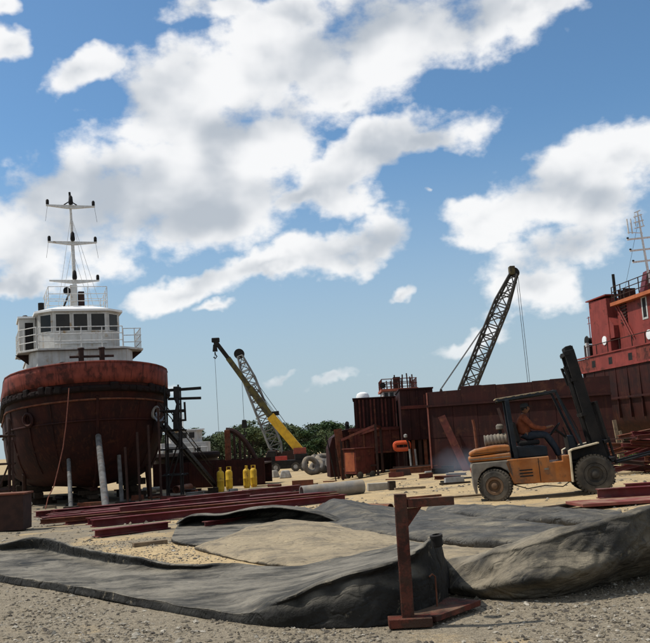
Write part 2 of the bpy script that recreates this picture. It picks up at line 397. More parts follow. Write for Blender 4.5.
def build_ground():
    xs = [-2600, -1200, -500, -220, -120, -80, -60, -45, -36]; x = -30.0
    while x < -9: xs.append(x); x += 1.0
    while x < 12: xs.append(x); x += .14
    while x < 32: xs.append(x); x += 1.0
    xs += [36, 45, 60, 80, 120, 220, 500, 1200, 2600]
    ys = [-60, -20, -6]; y = -1.0
    while y < 3.6: ys.append(y); y += .6
    while y < 15: ys.append(y); y += .12
    while y < 40: ys.append(y); y += .4
    while y < 130: ys.append(y); y += 3
    ys += [140, 160, 190, 220, 300, 500, 1000, 2000, 4000]
    vs = []
    for yy in ys:
        for xx in xs:
            vs.append((xx, yy, gz(xx, yy) + (gbump(xx, yy) if -35 < xx < 35 and 0 < yy < 130 else -.014)))
    n = len(xs)
    fs = [(i * n + j, i * n + j + 1, (i + 1) * n + j + 1, (i + 1) * n + j) for i in range(len(ys) - 1) for j in range(n - 1)]
    me = bpy.data.meshes.new('ground'); me.from_pydata(vs, [], fs); me.update()
    # what lies on the yard: 0 grey crushed stone, 1 yellow sand
    at = me.attributes.new('sand', 'FLOAT', 'POINT')
    vals = []
    for (xx, yy, zz) in vs:
        a = .18
        a += .52 * sstep(10, 13.5, yy + .25 * xx) * (1 - .75 * sstep(-1.5, -6, xx) * (1 - sstep(45, 60, yy)))
        a += .25 * math.exp(-((xx + 1.0) ** 2 / 2.2 + (yy - 12.7) ** 2 / .8)) + .3 * math.exp(-((xx + 3.3) ** 2 / 3.0 + (yy - 13.6) ** 2 / 1.5))
        a += .28 * math.exp(-((xx + 1.6) ** 2 / 1.2 + (yy - 6.3) ** 2 / .5))
        vals.append(min(1, a))
    at.data.foreach_set('value', vals)
    m = bpy.data.materials.new('yard_ground'); m.use_nodes = True; nt = m.node_tree; p = nt.nodes['Principled BSDF']
    p.inputs['Roughness'].default_value = .95; p.inputs['Specular IOR Level'].default_value = .1
    ge = N(nt, 'ShaderNodeNewGeometry'); pos = ge.outputs['Position']
    aa = N(nt, 'ShaderNodeAttribute', attribute_name='sand')
    def nz(s, d=6, rg=.6):
        n_ = N(nt, 'ShaderNodeTexNoise'); n_.inputs['Scale'].default_value = s; n_.inputs['Detail'].default_value = d; n_.inputs['Roughness'].default_value = rg
        link(nt, pos, n_.inputs['Vector']); return n_.outputs['Fac']
    def mix(f, c1, c2):
        n_ = N(nt, 'ShaderNodeMix', data_type='RGBA'); link(nt, f, n_.inputs[0])
        for i, c in ((6, c1), (7, c2)):
            if isinstance(c, tuple): n_.inputs[i].default_value = (*c, 1)
            else: link(nt, c, n_.inputs[i])
        return n_.outputs[2]
    f = smooth(nt, M(nt, 'ADD', aa.outputs['Fac'], M(nt, 'MULTIPLY_ADD', nz(.8, 9, .68), 2.3, -1.15)), .30, .72)
    stone = mix(smooth(nt, nz(24, 4), .36, .66), (.12, .098, .068), (.235, .195, .138))
    vo = N(nt, 'ShaderNodeTexVoronoi'); vo.inputs['Scale'].default_value = 55; link(nt, pos, vo.inputs['Vector'])
    sp = N(nt, 'ShaderNodeSeparateXYZ'); link(nt, vo.outputs['Color'], sp.inputs[0])
    stone = mix(M(nt, 'MULTIPLY', sp.outputs[0], .5), stone, (.33, .285, .21))
    sand = mix(smooth(nt, nz(3.2, 8), .35, .68), (.49, .365, .20), (.39, .285, .155))
    sand = mix(smooth(nt, nz(11, 8), .50, .72), sand, (.25, .185, .105))
    sand = mix(M(nt, 'MULTIPLY', smooth(nt, nz(1.7, 8), .50, .70), .5), sand, (.27, .215, .14))
    c = mix(f, stone, sand)
    c = mix(M(nt, 'MULTIPLY', smooth(nt, nz(.45, 6), .56, .74), .55), c, (.13, .105, .075))
    link(nt, c, p.inputs['Base Color'])
    bn = N(nt, 'ShaderNodeBump'); bn.inputs['Strength'].default_value = .6; bn.inputs['Distance'].default_value = .03
    link(nt, M(nt, 'ADD', M(nt, 'MULTIPLY', vo.outputs['Distance'], .6), nz(9, 8)), bn.inputs['Height']); link(nt, bn.outputs[0], p.inputs['Normal'])
    o = bpy.data.objects.new('ground', me); COL.objects.link(o); me.materials.append(m); me.shade_smooth()
    o['kind'] = 'structure'
    o['label'] = 'sandy shipyard ground with grey crushed stone'

build_ground()

def build_gravel():
    """loose stones of the foreground, thousands of small lumps"""
    base = np.array([(1, 0, 0), (0, 1, 0), (-1, 0, 0), (0, -1, 0), (0, 0, 1), (0, 0, -.6), (.6, .6, .45), (-.6, .55, .4)], float)
    tri = [(0, 6, 4), (6, 1, 4), (1, 7, 4), (7, 2, 4), (2, 3, 4), (3, 0, 4), (0, 3, 5), (3, 2, 5), (2, 1, 5), (1, 0, 5), (0, 1, 6), (1, 2, 7)]
    rng = np.random.default_rng(3); V = []; F = []; cnt = 0
    def one(x, y, r):
        nonlocal cnt
        z = gz(x, y) + gbump(x, y)
        p = base * (1 + rng.uniform(-.3, .3, base.shape)); p *= np.array([r * rng.uniform(.7, 1.4), r * rng.uniform(.7, 1.3), r * rng.uniform(.45, .8)])
        a = rng.uniform(0, 6.28); c, s = math.cos(a), math.sin(a)
        q = np.stack([p[:, 0] * c - p[:, 1] * s + x, p[:, 0] * s + p[:, 1] * c + y, p[:, 2] + z + r * .12], 1)
        V.append(q); F.extend([(i + cnt, j + cnt, k + cnt) for i, j, k in tri]); cnt += 8
    for _ in range(52000):
        y = 5.6 + 11 * rng.random() ** 1.9
        x = y * rng.uniform(-.43, .43)
        cl = noise.noise((x * .9, y * .9, 7.7)) + .35 * noise.noise((x * 3, y * 3, 1.7))
        if cl < rng.uniform(-.55, .35): continue
        one(x, y, .006 + .016 * rng.random() ** 2.2 + (.016 if rng.random() < .035 else 0))
    for _ in range(7000):
        y = rng.uniform(15, 34); x = y * rng.uniform(-.42, .42)
        if noise.noise((x * .5, y * .5, 2.7)) < rng.uniform(-.4, .5): continue
        one(x, y, .012 + .05 * rng.random() ** 4)
    mb = MB(); mb.v = [tuple(v) for v in np.concatenate(V)]; mb.f = F
    m = bpy.data.materials.new('gravel_stone'); m.use_nodes = True; nt = m.node_tree; p = nt.nodes['Principled BSDF']; p.inputs['Roughness'].default_value = .95; p.inputs['Specular IOR Level'].default_value = .15
    ge = N(nt, 'ShaderNodeNewGeometry'); rp = N(nt, 'ShaderNodeValToRGB'); link(nt, ge.outputs['Random Per Island'], rp.inputs[0])
    el = rp.color_ramp.elements; el[0].color = (.07, .06, .05, 1); el[1].color = (.40, .36, .29, 1)
    for q, c_ in ((.35, (.14, .12, .09, 1)), (.6, (.20, .165, .115, 1)), (.85, (.26, .235, .19, 1))): e_ = el.new(q); e_.color = c_
    link(nt, rp.outputs[0], p.inputs['Base Color'])
    me = mb.mesh('gravel'); o = bpy.data.objects.new('gravel', me); COL.objects.link(o); me.materials.append(m)
    tag(o, 'loose grey and tan stones strewn over the foreground', 'gravel', kind='stuff')
build_gravel()

# ---------------------------------------------------------------- flattened rubber air bags
def rubber_mat(name, dust_lo, dust_hi, base=(.036, .037, .038), base2=(.066, .066, .065), tint=(.33, .265, .165), side=.10):
    m = bpy.data.materials.new(name); m.use_nodes = True; nt = m.node_tree; p = nt.nodes['Principled BSDF']
    p.inputs['Roughness'].default_value = .66; p.inputs['Specular IOR Level'].default_value = .13
    ge = N(nt, 'ShaderNodeNewGeometry'); pos = ge.outputs['Position']
    def nz(s, d=7, rg=.62, sc=None):
        n_ = N(nt, 'ShaderNodeTexNoise'); n_.inputs['Scale'].default_value = s; n_.inputs['Detail'].default_value = d; n_.inputs['Roughness'].default_value = rg
        if sc:
            mp = N(nt, 'ShaderNodeMapping'); mp.inputs['Scale'].default_value = sc; mp.inputs['Rotation'].default_value = (0, 0, R(18)); link(nt, pos, mp.inputs['Vector']); link(nt, mp.outputs[0], n_.inputs['Vector'])
        else: link(nt, pos, n_.inputs['Vector'])
        return n_.outputs['Fac']
    def mix(f, c1, c2):
        n_ = N(nt, 'ShaderNodeMix', data_type='RGBA'); link(nt, f, n_.inputs[0])
        for i, c in ((6, c1), (7, c2)):
            if isinstance(c, tuple): n_.inputs[i].default_value = (*c, 1)
            else: link(nt, c, n_.inputs[i])
        return n_.outputs[2]
    c = mix(smooth(nt, nz(2.2), .35, .65), base, base2)
    d = M(nt, 'ADD', M(nt, 'MULTIPLY', nz(1.0, 9, .66), .6), M(nt, 'MULTIPLY', nz(1.0, 7, .6, (1.2, 3.6, 1)), .4))
    sp = N(nt, 'ShaderNodeSeparateXYZ'); link(nt, ge.outputs['Normal'], sp.inputs[0])
    up = smooth(nt, sp.outputs[2], .2, .92, side, 1.0)
    f = M(nt, 'MULTIPLY', smooth(nt, d, dust_lo, dust_hi), up)
    c = mix(f, c, tint)
    c = mix(M(nt, 'MULTIPLY', smooth(nt, nz(13, 8, .7), .50, .72), .55), c, (.035, .034, .032))
    c = mix(M(nt, 'MULTIPLY', smooth(nt, nz(1.5, 8, .7, (1, 14, 4)), .56, .66), .6), c, (.03, .029, .028))
    c = mix(M(nt, 'MULTIPLY', smooth(nt, nz(3.1, 8, .7, (2, 3, 2)), .60, .72), .5), c, (.36, .30, .20))
    link(nt, c, p.inputs['Base Color'])
    bn = N(nt, 'ShaderNodeBump'); bn.inputs['Strength'].default_value = .8; bn.inputs['Distance'].default_value = .04
    hgt = M(nt, 'ADD', nz(7, 9, .7), M(nt, 'MULTIPLY', nz(2.4, 6, .6, (1, 7, 2)), 1.0))
    def crack(s, sc, wd, dep):          # sharp crease lines where a noise field crosses its middle value
        return M(nt, 'MULTIPLY', smooth(nt, M(nt, 'ABSOLUTE', M(nt, 'SUBTRACT', nz(s, 3, .5, sc), .5)), 0.0, wd), dep)
    cr1 = crack(1.1, (1.0, 1.6, 1.2), .045, .60); cr2 = crack(2.6, (.7, 2.6, 1.6), .05, .26)
    hgt = M(nt, 'ADD', hgt, M(nt, 'ADD', cr1, cr2))
    link(nt, hgt, bn.inputs['Height']); link(nt, bn.outputs[0], p.inputs['Normal'])
    return m
rub_grey = rubber_mat('rubber_grey', .36, .60, (.012, .0115, .010), (.026, .025, .022), (.225, .20, .155), side=.015)
rub_tan = rubber_mat('rubber_dusty_tan', .28, .56, (.045, .043, .038), (.075, .07, .06), (.34, .27, .17), side=.15)
rub_face = rubber_mat('rubber_dusty_olive', .38, .57, (.026, .025, .022), (.050, .046, .039), (.26, .22, .155), side=.50)
rub_slate = rubber_mat('rubber_slate', .42, .76, (.050, .048, .044), (.088, .084, .075), (.28, .24, .17), side=.02)

def sheet(name, label, secs, m, su=9, sv=8, wr=.02, group='flattened rubber air bags', seed=0, solid=.022, cat='air bag', crease=.8, ripple=0.0):
    """secs: cross sections (lists of world points, equal count) lofted into one thick rubber skin"""
    P = np.array([[tuple(p) for p in s] for s in secs])
    P = catmull(P, su); P = np.swapaxes(catmull(np.swapaxes(P, 0, 1), sv), 0, 1)
    rows = []
    nu, nv = P.shape[:2]
    for i in range(nu):
        row = []
        for j in range(nv):
            x, y, z = P[i, j]; h = z - gz(x, y)
            k = min(1, max(0, h / .05))
            z += k * (wr * noise.noise((x * 1.3, y * 3.0, seed + .3)) + wr * .6 * noise.noise((x * 4.2, y * 6, seed + 2.3)) + wr * .45 * abs(noise.noise((x * 2 + y * 5, y * 2, seed + 5.1))))
            z += k * ripple * (noise.noise((x * 2.4 + y * .9, y * .5, seed + 1.7)) + .5 * noise.noise((x * 6.5 - y * 1.5, y, seed + 8.8)))
            y += k * wr * (.6 * noise.noise((x * 2.6, z * 4, seed + 9.1)) + crease * abs(noise.noise((x * 2.2 + z * 3.2, z * 2.5 - x, seed + 3.3))) + crease * .5 * abs(noise.noise((x * 6 - z * 5, z * 6, seed + 6.3))))
            row.append((x, y, max(z, gz(x, y) - .02)))
        rows.append(row)
    c = Vector(P.reshape(-1, 3).mean(0)); c.z = gz(c.x, c.y)
    rows = [[(x - c.x, y - c.y, z - c.z) for x, y, z in r] for r in rows]
    mb = MB().grid(rows); o = mb.build(name, m, None, smooth=True, solid=solid, angle=52)
    o.location = c
    return tag(o, label, cat, group)

def fsec(near, far, hs, t0=.0):
    """flat section: near edge, far edge (ground points), heights at even steps"""
    near = Vector(near); far = Vector(far); out = [near - Vector((0, 0, .015))]
    n = len(hs)
    for i, h in enumerate(hs):
        t = (.03 + .94 * i / (n - 1)) if 0 < i < n - 1 else (.008 if i == 0 else .992)
        p = near.lerp(far, t); out.append(Vector((p.x, p.y, gz(p.x, p.y) + h)))
    out.append(far - Vector((0, 0, .015)))
    return out

def build_bags():
    # --- A: the long one nearest the camera, its mouth lifted beside the stand
    A = []
    def ground_h(p, h): return Vector((p.x, p.y, gz(p.x, p.y) + h))
    def asec(npx, fpx, h, curl, wall=0.0):
        n_ = G(*npx); f_ = G(*fpx)
        s = [n_ - Vector((0, 0, .015)), ground_h(n_ + (f_ - n_) * .002, h * .95), ground_h(n_.lerp(f_, .02), h)]
        for t in (.2, .4, .6, .8): s.append(ground_h(n_.lerp(f_, t), h + .012 * math.sin(t * 9 + npx[0] * .02)))
        s.append(ground_h(n_.lerp(f_, .945), h + curl * .25)); s.append(ground_h(n_.lerp(f_, .935 if curl > .06 else .985), h + curl * 1.15)); s.append(ground_h(n_.lerp(f_, .985), h + curl * .9)); s.append(ground_h(f_, -.01))
        return s
    A.append(asec((-40, 572), (-30, 552), .06, .02))
    A.append(asec((-5, 580), (0, 556), .06, .12))
    A.append(asec((40, 587), (38, 556), .06, .20))
    A.append(asec((95, 596), (80, 564), .06, .15))
    A.append(asec((150, 607), (125, 571), .06, .13))
    A.append(asec((200, 616), (175, 575), .06, .07))
    A.append(asec((240, 622), (232, 574), .07, .05))
    # lifted part: ground point, ridge above it, then the skin slopes to the far side
    def lsec(gpx, ridge, dd, farpx, fh):
        n_ = G(*gpx); r_ = W(ridge[0], ridge[1], n_.y + dd); f_ = G(*farpx)
        s = [n_ - Vector((0, 0, .015))]
        bul = n_.lerp(r_, .45) + Vector((0, -.05, 0)); s += [bul, n_.lerp(r_, .85) + Vector((0, -.02, .0))]
        s.append(r_)
        ff = ground_h(f_, fh)
        for t in (.2, .42, .66, .86):
            p = r_.lerp(ff, t); p.z -= .05 * math.sin(t * math.pi) * min(1, (r_.z) * 2); s.append(p)
        s.append(ff); s.append(ff.lerp(f_, .6)); s.append(f_ - Vector((0, 0, .015)))
        return s
    A.append(lsec((285, 626), (282, 600), .05, (290, 573), .06))
    A.append(lsec((325, 627), (326, 581), .08, (335, 566), .08))
    A.append(lsec((365, 626), (366, 569), .12, (372, 561), .12))
    A.append(lsec((400, 622), (400, 558), .16, (404, 560), .2))
    A.append(lsec((424, 617), (423, 546), .16, (426, 565), .25))
    A.append(lsec((438, 611), (436, 537), .14, (444, 575), .2))
    A.append(lsec((445, 604), (442, 552), .10, (450, 583), .15))
    A.append(lsec((448, 600), (446, 588), .06, (452, 592), .05))
    bag = sheet('rubber_air_bag', 'long dark grey flattened rubber air bag nearest the camera with lifted mouth', A, rub_grey, seed=1, wr=.017, crease=3.0)
    # metal mouth fitting standing on the lifted end
    b = W(437, 541, 7.95) - bag.location
    mb = MB().lathe([(.035, -.05), (.05, -.04), (.052, .03), (.058, .03), (.058, .055), (.034, .06), (.034, .03)], b, (-.12, -.1, 1), 18)
    mb.build('mouth_fitting', black_m, bag, smooth=True)
    # --- B: half inflated tube at the right
    def tsec(gpx, ridge, dd, depth, und=.1):
        n_ = G(*gpx); r_ = W(ridge[0], ridge[1], n_.y + dd); h = r_.z - n_.z
        s = [n_ + Vector((0, .12 + und, -.015)), n_ + Vector((0, .02 + und * .7, .06 * h + .01)), n_ + Vector((0, -.04, .34 * h)), n_.lerp(r_, .62) + Vector((0, -.06, 0)), n_.lerp(r_, .9) + Vector((0, -.03, .01)), r_]
        for t in (.3, .6, .85):
            s.append(Vector((r_.x + .05 * t, r_.y + depth * t, n_.z + h * (1 - t ** 1.4) + .05)))
        s.append(Vector((r_.x + .05, r_.y + depth, gz(r_.x, r_.y + depth) - .01)))
        return s
    B = [tsec((442, 586), (441, 578), .10, .5), tsec((452, 595), (452, 571), .18, .8), tsec((485, 600), (483, 558), .25, 1.0), tsec((520, 602), (518, 545), .3, 1.2), tsec((555, 602), (556, 535), .32, 1.3, .2),
         tsec((585, 599), (592, 526), .26, 1.3, .3), tsec((612, 594), (626, 518), .10, 1.2, .42), tsec((640, 588), (652, 511), .0, 1.1, .5), tsec((672, 582), (676, 512), -.05, 1.0, .5), tsec((710, 574), (708, 530), .0, .9, .4)]
    sheet('rubber_air_bag', 'half inflated dusty olive rubber air bag bulging up at the right edge', B, rub_face, seed=4, wr=.06, su=14, sv=12, crease=1.3)
    # --- C: tan bag behind, its left mouth gaping open
    def gsec(npx, fpx, hs):
        return fsec(G(*npx), G(*fpx), hs)
    C = [gsec((196, 549), (262, 533), [.04, .05, .06, .06, .05]),
         gsec((210, 553), (285, 529), [.05, .12, .18, .20, .14]),
         gsec((240, 560), (330, 530), [.05, .10, .20, .22, .10]),
         gsec((280, 567), (372, 538), [.05, .09, .12, .12, .07]),
         gsec((330, 572), (415, 546), [.05, .08, .08, .08, .06]),
         gsec((390, 578), (462, 551), [.05, .07, .07, .07, .06]),
         gsec((460, 580), (515, 555), [.05, .06, .06, .06, .05]),
         gsec((520, 578), (556, 558), [.05, .06, .06, .06, .05])]
    sheet('rubber_air_bag', 'tan dust covered flattened air bag behind the nearest one', C, rub_tan, seed=7, wr=.03, ripple=.03)
    # --- C2: the open mouth lobe, a raised lip with a dark hollow under it
    L = []
    for (npx, fpx, hl) in (((172, 541), (178, 527), .10), ((178, 544), (196, 527), .24), ((200, 546), (225, 525), .22), ((222, 543), (256, 524), .30), ((250, 540), (290, 524), .32), ((283, 537), (322, 525), .24), ((310, 533), (345, 526), .08)):
        n_ = G(*npx); f_ = G(*fpx)
        s = [n_ - Vector((0, 0, .015)), ground_h(n_, .05), ground_h(n_.lerp(f_, .35), .05), ground_h(n_.lerp(f_, .7), .05), ground_h(n_.lerp(f_, .97), hl * .5), ground_h(n_.lerp(f_, 1.0), hl), ground_h(n_.lerp(f_, .90), hl * 1.16), ground_h(n_.lerp(f_, .74), hl * 1.12)]
        L.append(s)
    sheet('rubber_air_bag', 'small flattened air bag with dark gaping mouth beside the crimson beams', L, rub_grey, seed=11, wr=.02)
    # --- D, E: slate grey bags farther back
    D = [gsec((292, 523), (318, 512), [.04, .06, .08, .05, .04]), gsec((318, 529), (345, 510), [.05, .16, .34, .30, .10]), gsec((350, 535), (385, 512), [.10, .14, .20, .16, .08]),
         gsec((400, 541), (425, 515), [.11, .12, .13, .12, .06]), gsec((450, 545), (468, 520), [.11, .12, .10, .11, .06]), gsec((505, 549), (518, 526), [.10, .12, .10, .10, .06]), gsec((560, 552), (572, 531), [.09, .1, .1, .1, .06])]
    sheet('rubber_air_bag', 'slate grey flattened air bag with a hump beside the rusty pipe', D, rub_slate, seed=14, wr=.035, ripple=.05)
    E = [gsec((424, 513), (432, 507), [.04, .05, .05, .05, .04]), gsec((470, 519), (476, 509), [.10, .13, .14, .12, .06]), gsec((520, 524), (528, 512), [.10, .13, .15, .12, .06]), gsec((580, 526), (585, 514), [.10, .12, .15, .12, .06]), gsec((622, 525), (622, 515), [.04, .05, .05, .05, .04])]
    sheet('rubber_air_bag', 'narrow slate grey air bag lying in front of the forklift', E, rub_slate, seed=17, wr=.03, ripple=.05)
build_bags()

# ---------------------------------------------------------------- steel stand in the foreground
def build_stand():
    base = G(409, 627)
    t = thing('steel_stand', 'rusty red steel stand with a short arm in the foreground', 'stand', base, R(0))
    sc = base.y / FPX                                  # metres per pixel here
    lean = R(-.3)
    H = 124 * sc
    p = MB().channel((0, .04, .0), (-.012, .04, H), .1, .1, .014)
    p = MB(); p.bb(-.052, .052, 0, .016, 0, H); p.bb(-.052, .052, .084, .1, 0, H); p.bb(-.008, .008, .016, .084, 0, H)
    p.build('post', stand_red, t, bevel=.004)
    MB().bb(-.052, .052, .0, .1, H + .001, H + .012).build('cap_plate', stand_red, t, bevel=.003)
    a = MB(); x0, x1 = .06, .44; z = H - .07
    d = Vector((.985, .16, 0))
    a.beam(Vector((.053, .05, z)), Vector((.053, .05, z)) + d * .42, .07, .075)
    a.build('arm', stand_red, t, bevel=.004)
    g = MB().prism([(.053, .045, z - .042), (.053 + .13, .085, z - .042), (.053, .045, z - .20)], (0, .012, 0)); g.build('gusset', stand_red, t)
    MB().bb(-.17, .20, -.05, .13, .0, .075).build('foot_bar', stand_red, t, bevel=.006)
    ft = MB(); q = Vector((.10, .14, .045)); dd = Vector((.62, .78, 0)).normalized()
    ft.beam(q, q + dd * .78, .36, .05); ft.build('base_plate', stand_red, t, bevel=.006)
    MB().beam(q - Vector((0, 0, .035)) + dd * .05, q + dd * .8 - Vector((0, 0, .035)), .12, .06).build('base_rib', stand_red, t)
    MB().tube([(.30, .45, .06), (.30, .45, .33), (.27, .42, .36), (.24, .40, .34)], .008, 8).build('hook_rod', rust_m, t, smooth=True)
build_stand()

# ---------------------------------------------------------------- rails
def railing(parent, path, h, m, posts=6, rails=3, r=.022, name='railing', closed=False):
    """posts and rails along a polyline; the rails are one part, each post its own part under it"""
    path = [Vector(p) for p in path]
    if closed: path = path + [path[0]]
    mb = MB()
    for k in range(rails):
        z = h * (k + 1) / rails
        mb.tube([p + Vector((0, 0, z)) for p in path], r, 6)
    top = mb.build(name, m, parent, smooth=True)
    L = [0]
    for a, b in zip(path, path[1:]): L.append(L[-1] + (b - a).length)
    n = posts if not closed else posts + 1
    for i in range(posts):
        s = L[-1] * i / (n - 1); k = max(j for j in range(len(L)) if L[j] <= s + 1e-6); k = min(k, len(path) - 2)
        p = path[k].lerp(path[k + 1], (s - L[k]) / max(1e-6, L[k + 1] - L[k]))
        MB().tube([p, p + Vector((0, 0, h))], r * 1.1, 6).build('rail_post', m, top, smooth=True)
    return top

def window_part(parent, c, w, h, nrm, m_glass=None, m_frame=None, t=.06, name='window', proud=.012):
    """glass pane with a raised frame; nrm is the horizontal outward direction"""
    n = Vector(nrm).normalized(); x = Vector((-n.y, n.x, 0)); c = Vector(c); z = Vector((0, 0, 1))
    rot = Matrix((x, n, z)).transposed()
    pane = MB().box(c + n * (proud * .3), (w, proud, h), rot).build(name, m_glass or glass_m, parent)
    f = MB()
    for s in (-1, 1):
        f.box(c + x * s * (w / 2 + t / 2) + n * proud, (t, proud * 3, h + 2 * t), rot)
        f.box(c + z * s * (h / 2 + t / 2) + n * proud, (w - .002, proud * 2.8, t), rot)
    f.build('window_frame', m_frame or white_paint, pane)
    return pane

# ---------------------------------------------------------------- the tug at the left, bow on
TUG_Z = [.70, .86, 1.3, 2.0, 2.8, 3.6, 4.35, 5.0]
def tug_hb(z, y):
    y0 = lerp_tab([(.7, 2.8), (1.3, 1.7), (2.8, .75), (5.0, .0), (6.3, -.22)], z)
    Lb = lerp_tab([(.7, 6.5), (1.3, 5.4), (2.8, 4.8), (5.0, 4.4), (6.3, 4.3)], z)
    B = lerp_tab([(.7, .85), (.86, 2.75), (1.3, 3.32), (2.0, 3.55), (3.0, 3.70), (5.0, 3.82), (6.3, 3.76)], z)
    q = lerp_tab([(.7, .7), (2.0, .58), (5.0, .52), (6.3, .5)], z)
    s = min(1, max(0, (y - y0) / Lb)); hb = B * (1 - (1 - s) ** 2.1) ** q
    if y > 18: hb *= 1 - .18 * ((y - 18) / 6) ** 2
    return hb
def tug_y(z, tt):
    y0 = lerp_tab([(.7, 2.8), (1.3, 1.7), (2.8, .75), (5.0, .0), (6.3, -.22)], z)
    return y0 + (24 - y0) * tt
TT = [0, .0012, .004, .009, .016, .026, .04, .058, .08, .11, .15, .2, .27, .36, .5, .7, .85, 1.0]
def sheer(y): return .50 * max(0, 1 - y / 9.0) ** 1.6
def tug_row(z, lift=None, out=0.0):
    row = []
    for sgn, seq in ((-1, TT[::-1]), (1, TT[1:])):
        for tt in seq:
            y = tug_y(z, tt); zz = z + sheer(y) * (0 if z < 1 else min(1, (z - 1) / 4.0))
            hb = tug_hb(z, y) + (out if tt > 0 else 0)
            row.append((sgn * hb, y - (out if tt < .02 else 0), zz))
    return row

def build_tug():
    D = 38.0
    base = on(101, D)
    t = thing('tugboat', 'large red tugboat seen bow on, white wheelhouse and tall mast, propped ashore', 'tugboat', base, rot=(0, R(-1.0), R(21.5)))
    MB().grid([tug_row(z) for z in TUG_Z]).build('hull', hull_red, t, smooth=True, angle=50)
    # flat keel bar and bottom
    k = MB(); k.bb(-.16, .16, 2.75, 23.5, .55, .72); k.build('keel', hull_red, t)
    dk = tug_row(4.98); n = len(dk)
    c = n // 2
    rows = [[dk[c - i], (0, dk[c + i][1], dk[c + i][2] + .05), dk[c + i]] for i in range(0, c + 1)]
    MB().grid(rows).build('deck', brown_dk, t)
    tr = [tug_row(z) for z in TUG_Z]
    MB().grid([[r[0], r[-1]] for r in tr]).build('transom', hull_red, t)
    bw = MB().grid([tug_row(z, out=.02) for z in (4.90, 5.2, 5.5, 5.74)]).build('bulwark', bulwark_red, t, smooth=True, solid=.05, angle=60)
    MB().tube([Vector(p) for p in tug_row(5.76, out=.02)], .05, 8).build('cap_rail', bulwark_red, bw, smooth=True)
    # rubbing strakes and the row of rubber fender blocks under the bulwark
    for z, o_ in ((4.25, .03), (3.45, .03)):
        MB().tube([Vector(p) for p in tug_row(z, out=o_)], .045, 6).build('rub_rail', rust_m if z > 4 else hull_red, t, smooth=True)
    MB().tube([Vector(p) for p in tug_row(4.66, out=.04)], .15, 8).build('fender', rubber_blk, t, smooth=True)
    path = [Vector(p) for p in tug_row(4.86, out=.07)]
    L = [0]
    for a, b in zip(path, path[1:]): L.append(L[-1] + (b - a).length)
    rnd = random.Random(2)
    mid = L[len(path) // 2]
    s = mid - 9.0
    while s < mid + 9.0:
        k = max(j for j in range(len(L)) if L[j] <= s); p = path[k].lerp(path[k + 1], (s - L[k]) / (L[k + 1] - L[k])); d = (path[k + 1] - path[k]).normalized()
        if rnd.random() > .12:
            h = rnd.uniform(.20, .40)
            b = MB().beam(p - d * rnd.uniform(.14, .21) + Vector((0, 0, h / 2 - .33)), p + d * rnd.uniform(.12, .21) + Vector((0, 0, h / 2 - .33 + rnd.uniform(-.06, .03))), .16, h)
            b.build('fender_block', rubber_blk, t, bevel=.06)
        s += rnd.uniform(.36, .5)
    # stem bar, hawse pockets with anchor, draught ribs
    stem = [(0, tug_y(z, 0) - .03, z + sheer(0) * (0 if z < 1 else min(1, (z - 1) / 4))) for z in (.72, 1.3, 2.0, 2.8, 3.6, 4.35)]
    MB().tube(stem, .075, 8).build('stem_bar', hull_red, t, smooth=True)
    for sx in (1, -1):
        z = 3.95; y = 2.0; hb = tug_hb(z, y)
        n_ = Vector((sx * .75, -.66, -.1)).normalized(); p = Vector((sx * hb, y, z))
        a = MB().lathe([(.30, -.12), (.34, .03), (.27, .07), (.20, .02), (.18, -.1)], p, n_, 18).build('hawse_pipe', hull_red if sx < 0 else grey_m, t, smooth=True)
        if sx > 0:
            an = MB().tube([p + n_ * .0, p + n_ * .16 + Vector((0, 0, -.28))], .055, 8)
            an.tube([p + n_ * .16 + Vector((-.26, -.1, -.16)), p + n_ * .18 + Vector((-.1, 0, -.36)), p + n_ * .18 + Vector((.1, 0.02, -.36)), p + n_ * .16 + Vector((.26, .1, -.16))], [.02, .06, .06, .02], 8)
            an.build('anchor', mat('anchor_pale_blue', (.36, .42, .50), (.16, .19, .24), 6, .6), t, smooth=True)
    # hull plating laps: butt straps standing a little proud, in two tiers
    for z0, z1 in ((1.45, 2.35), (2.45, 3.4), (3.5, 4.2)):
        for tt in (.03, .07, .13, .2, .3):
            for sg in (-1, 1):
                pts = []
                for z in (z0, (z0 + z1) / 2, z1):
                    y = tug_y(z, tt); pts.append(Vector((sg * (tug_hb(z, y) + .006), y - .006, z + sheer(y) * min(1, (z - 1) / 4))))
                MB().tube(pts, .022, 4).build('weld_strap', hull_red, t)
    # H bitt on the foredeck
    hb = t
    for sx in (-.48, .46):
        b = MB().tube([(sx, 1.9, 5.1), (sx, 1.9, 7.05)], .125, 12).build('bitt_post', brown_dk, t, smooth=True)
        MB().lathe([(.15, 0), (.16, .05), (.13, .09)], (sx, 1.9, 7.05), n=12).build('bitt_cap', brown_dk, b, smooth=True)
    MB().tube([(-1.0, 1.9, 6.72), (1.0, 1.9, 6.72)], .06, 8).build('bitt_bar', brown_dk, t, smooth=True)
    MB().box((2.2, 2.6, 5.75), (.34, .3, .9)).build('fairlead_post', bulwark_red, t, bevel=.03)
    # deckhouse
    dh = MB().prism([(-2.2, 5.6, 5.0), (2.2, 5.6, 5.0), (2.55, 6.3, 5.0), (2.55, 14.5, 5.0), (-2.55, 14.5, 5.0), (-2.55, 6.3, 5.0)], (0, 0, 2.46)).build('deckhouse', white_paint, t, bevel=.03)
    for sx in (-1.05, 1.3, 0.1):
        MB().lathe([(.30, -.02), (.34, .0), (.34, .05), (.26, .05), (.26, .02)], (sx, 5.6, 6.62), (0, -1, 0), 20).build('porthole', white_paint, dh, smooth=True)
        MB().lathe([(.255, 0), (.25, .02)], (sx, 5.595, 6.62), (0, -1, 0), 20).build('porthole_glass', glass_m, dh)
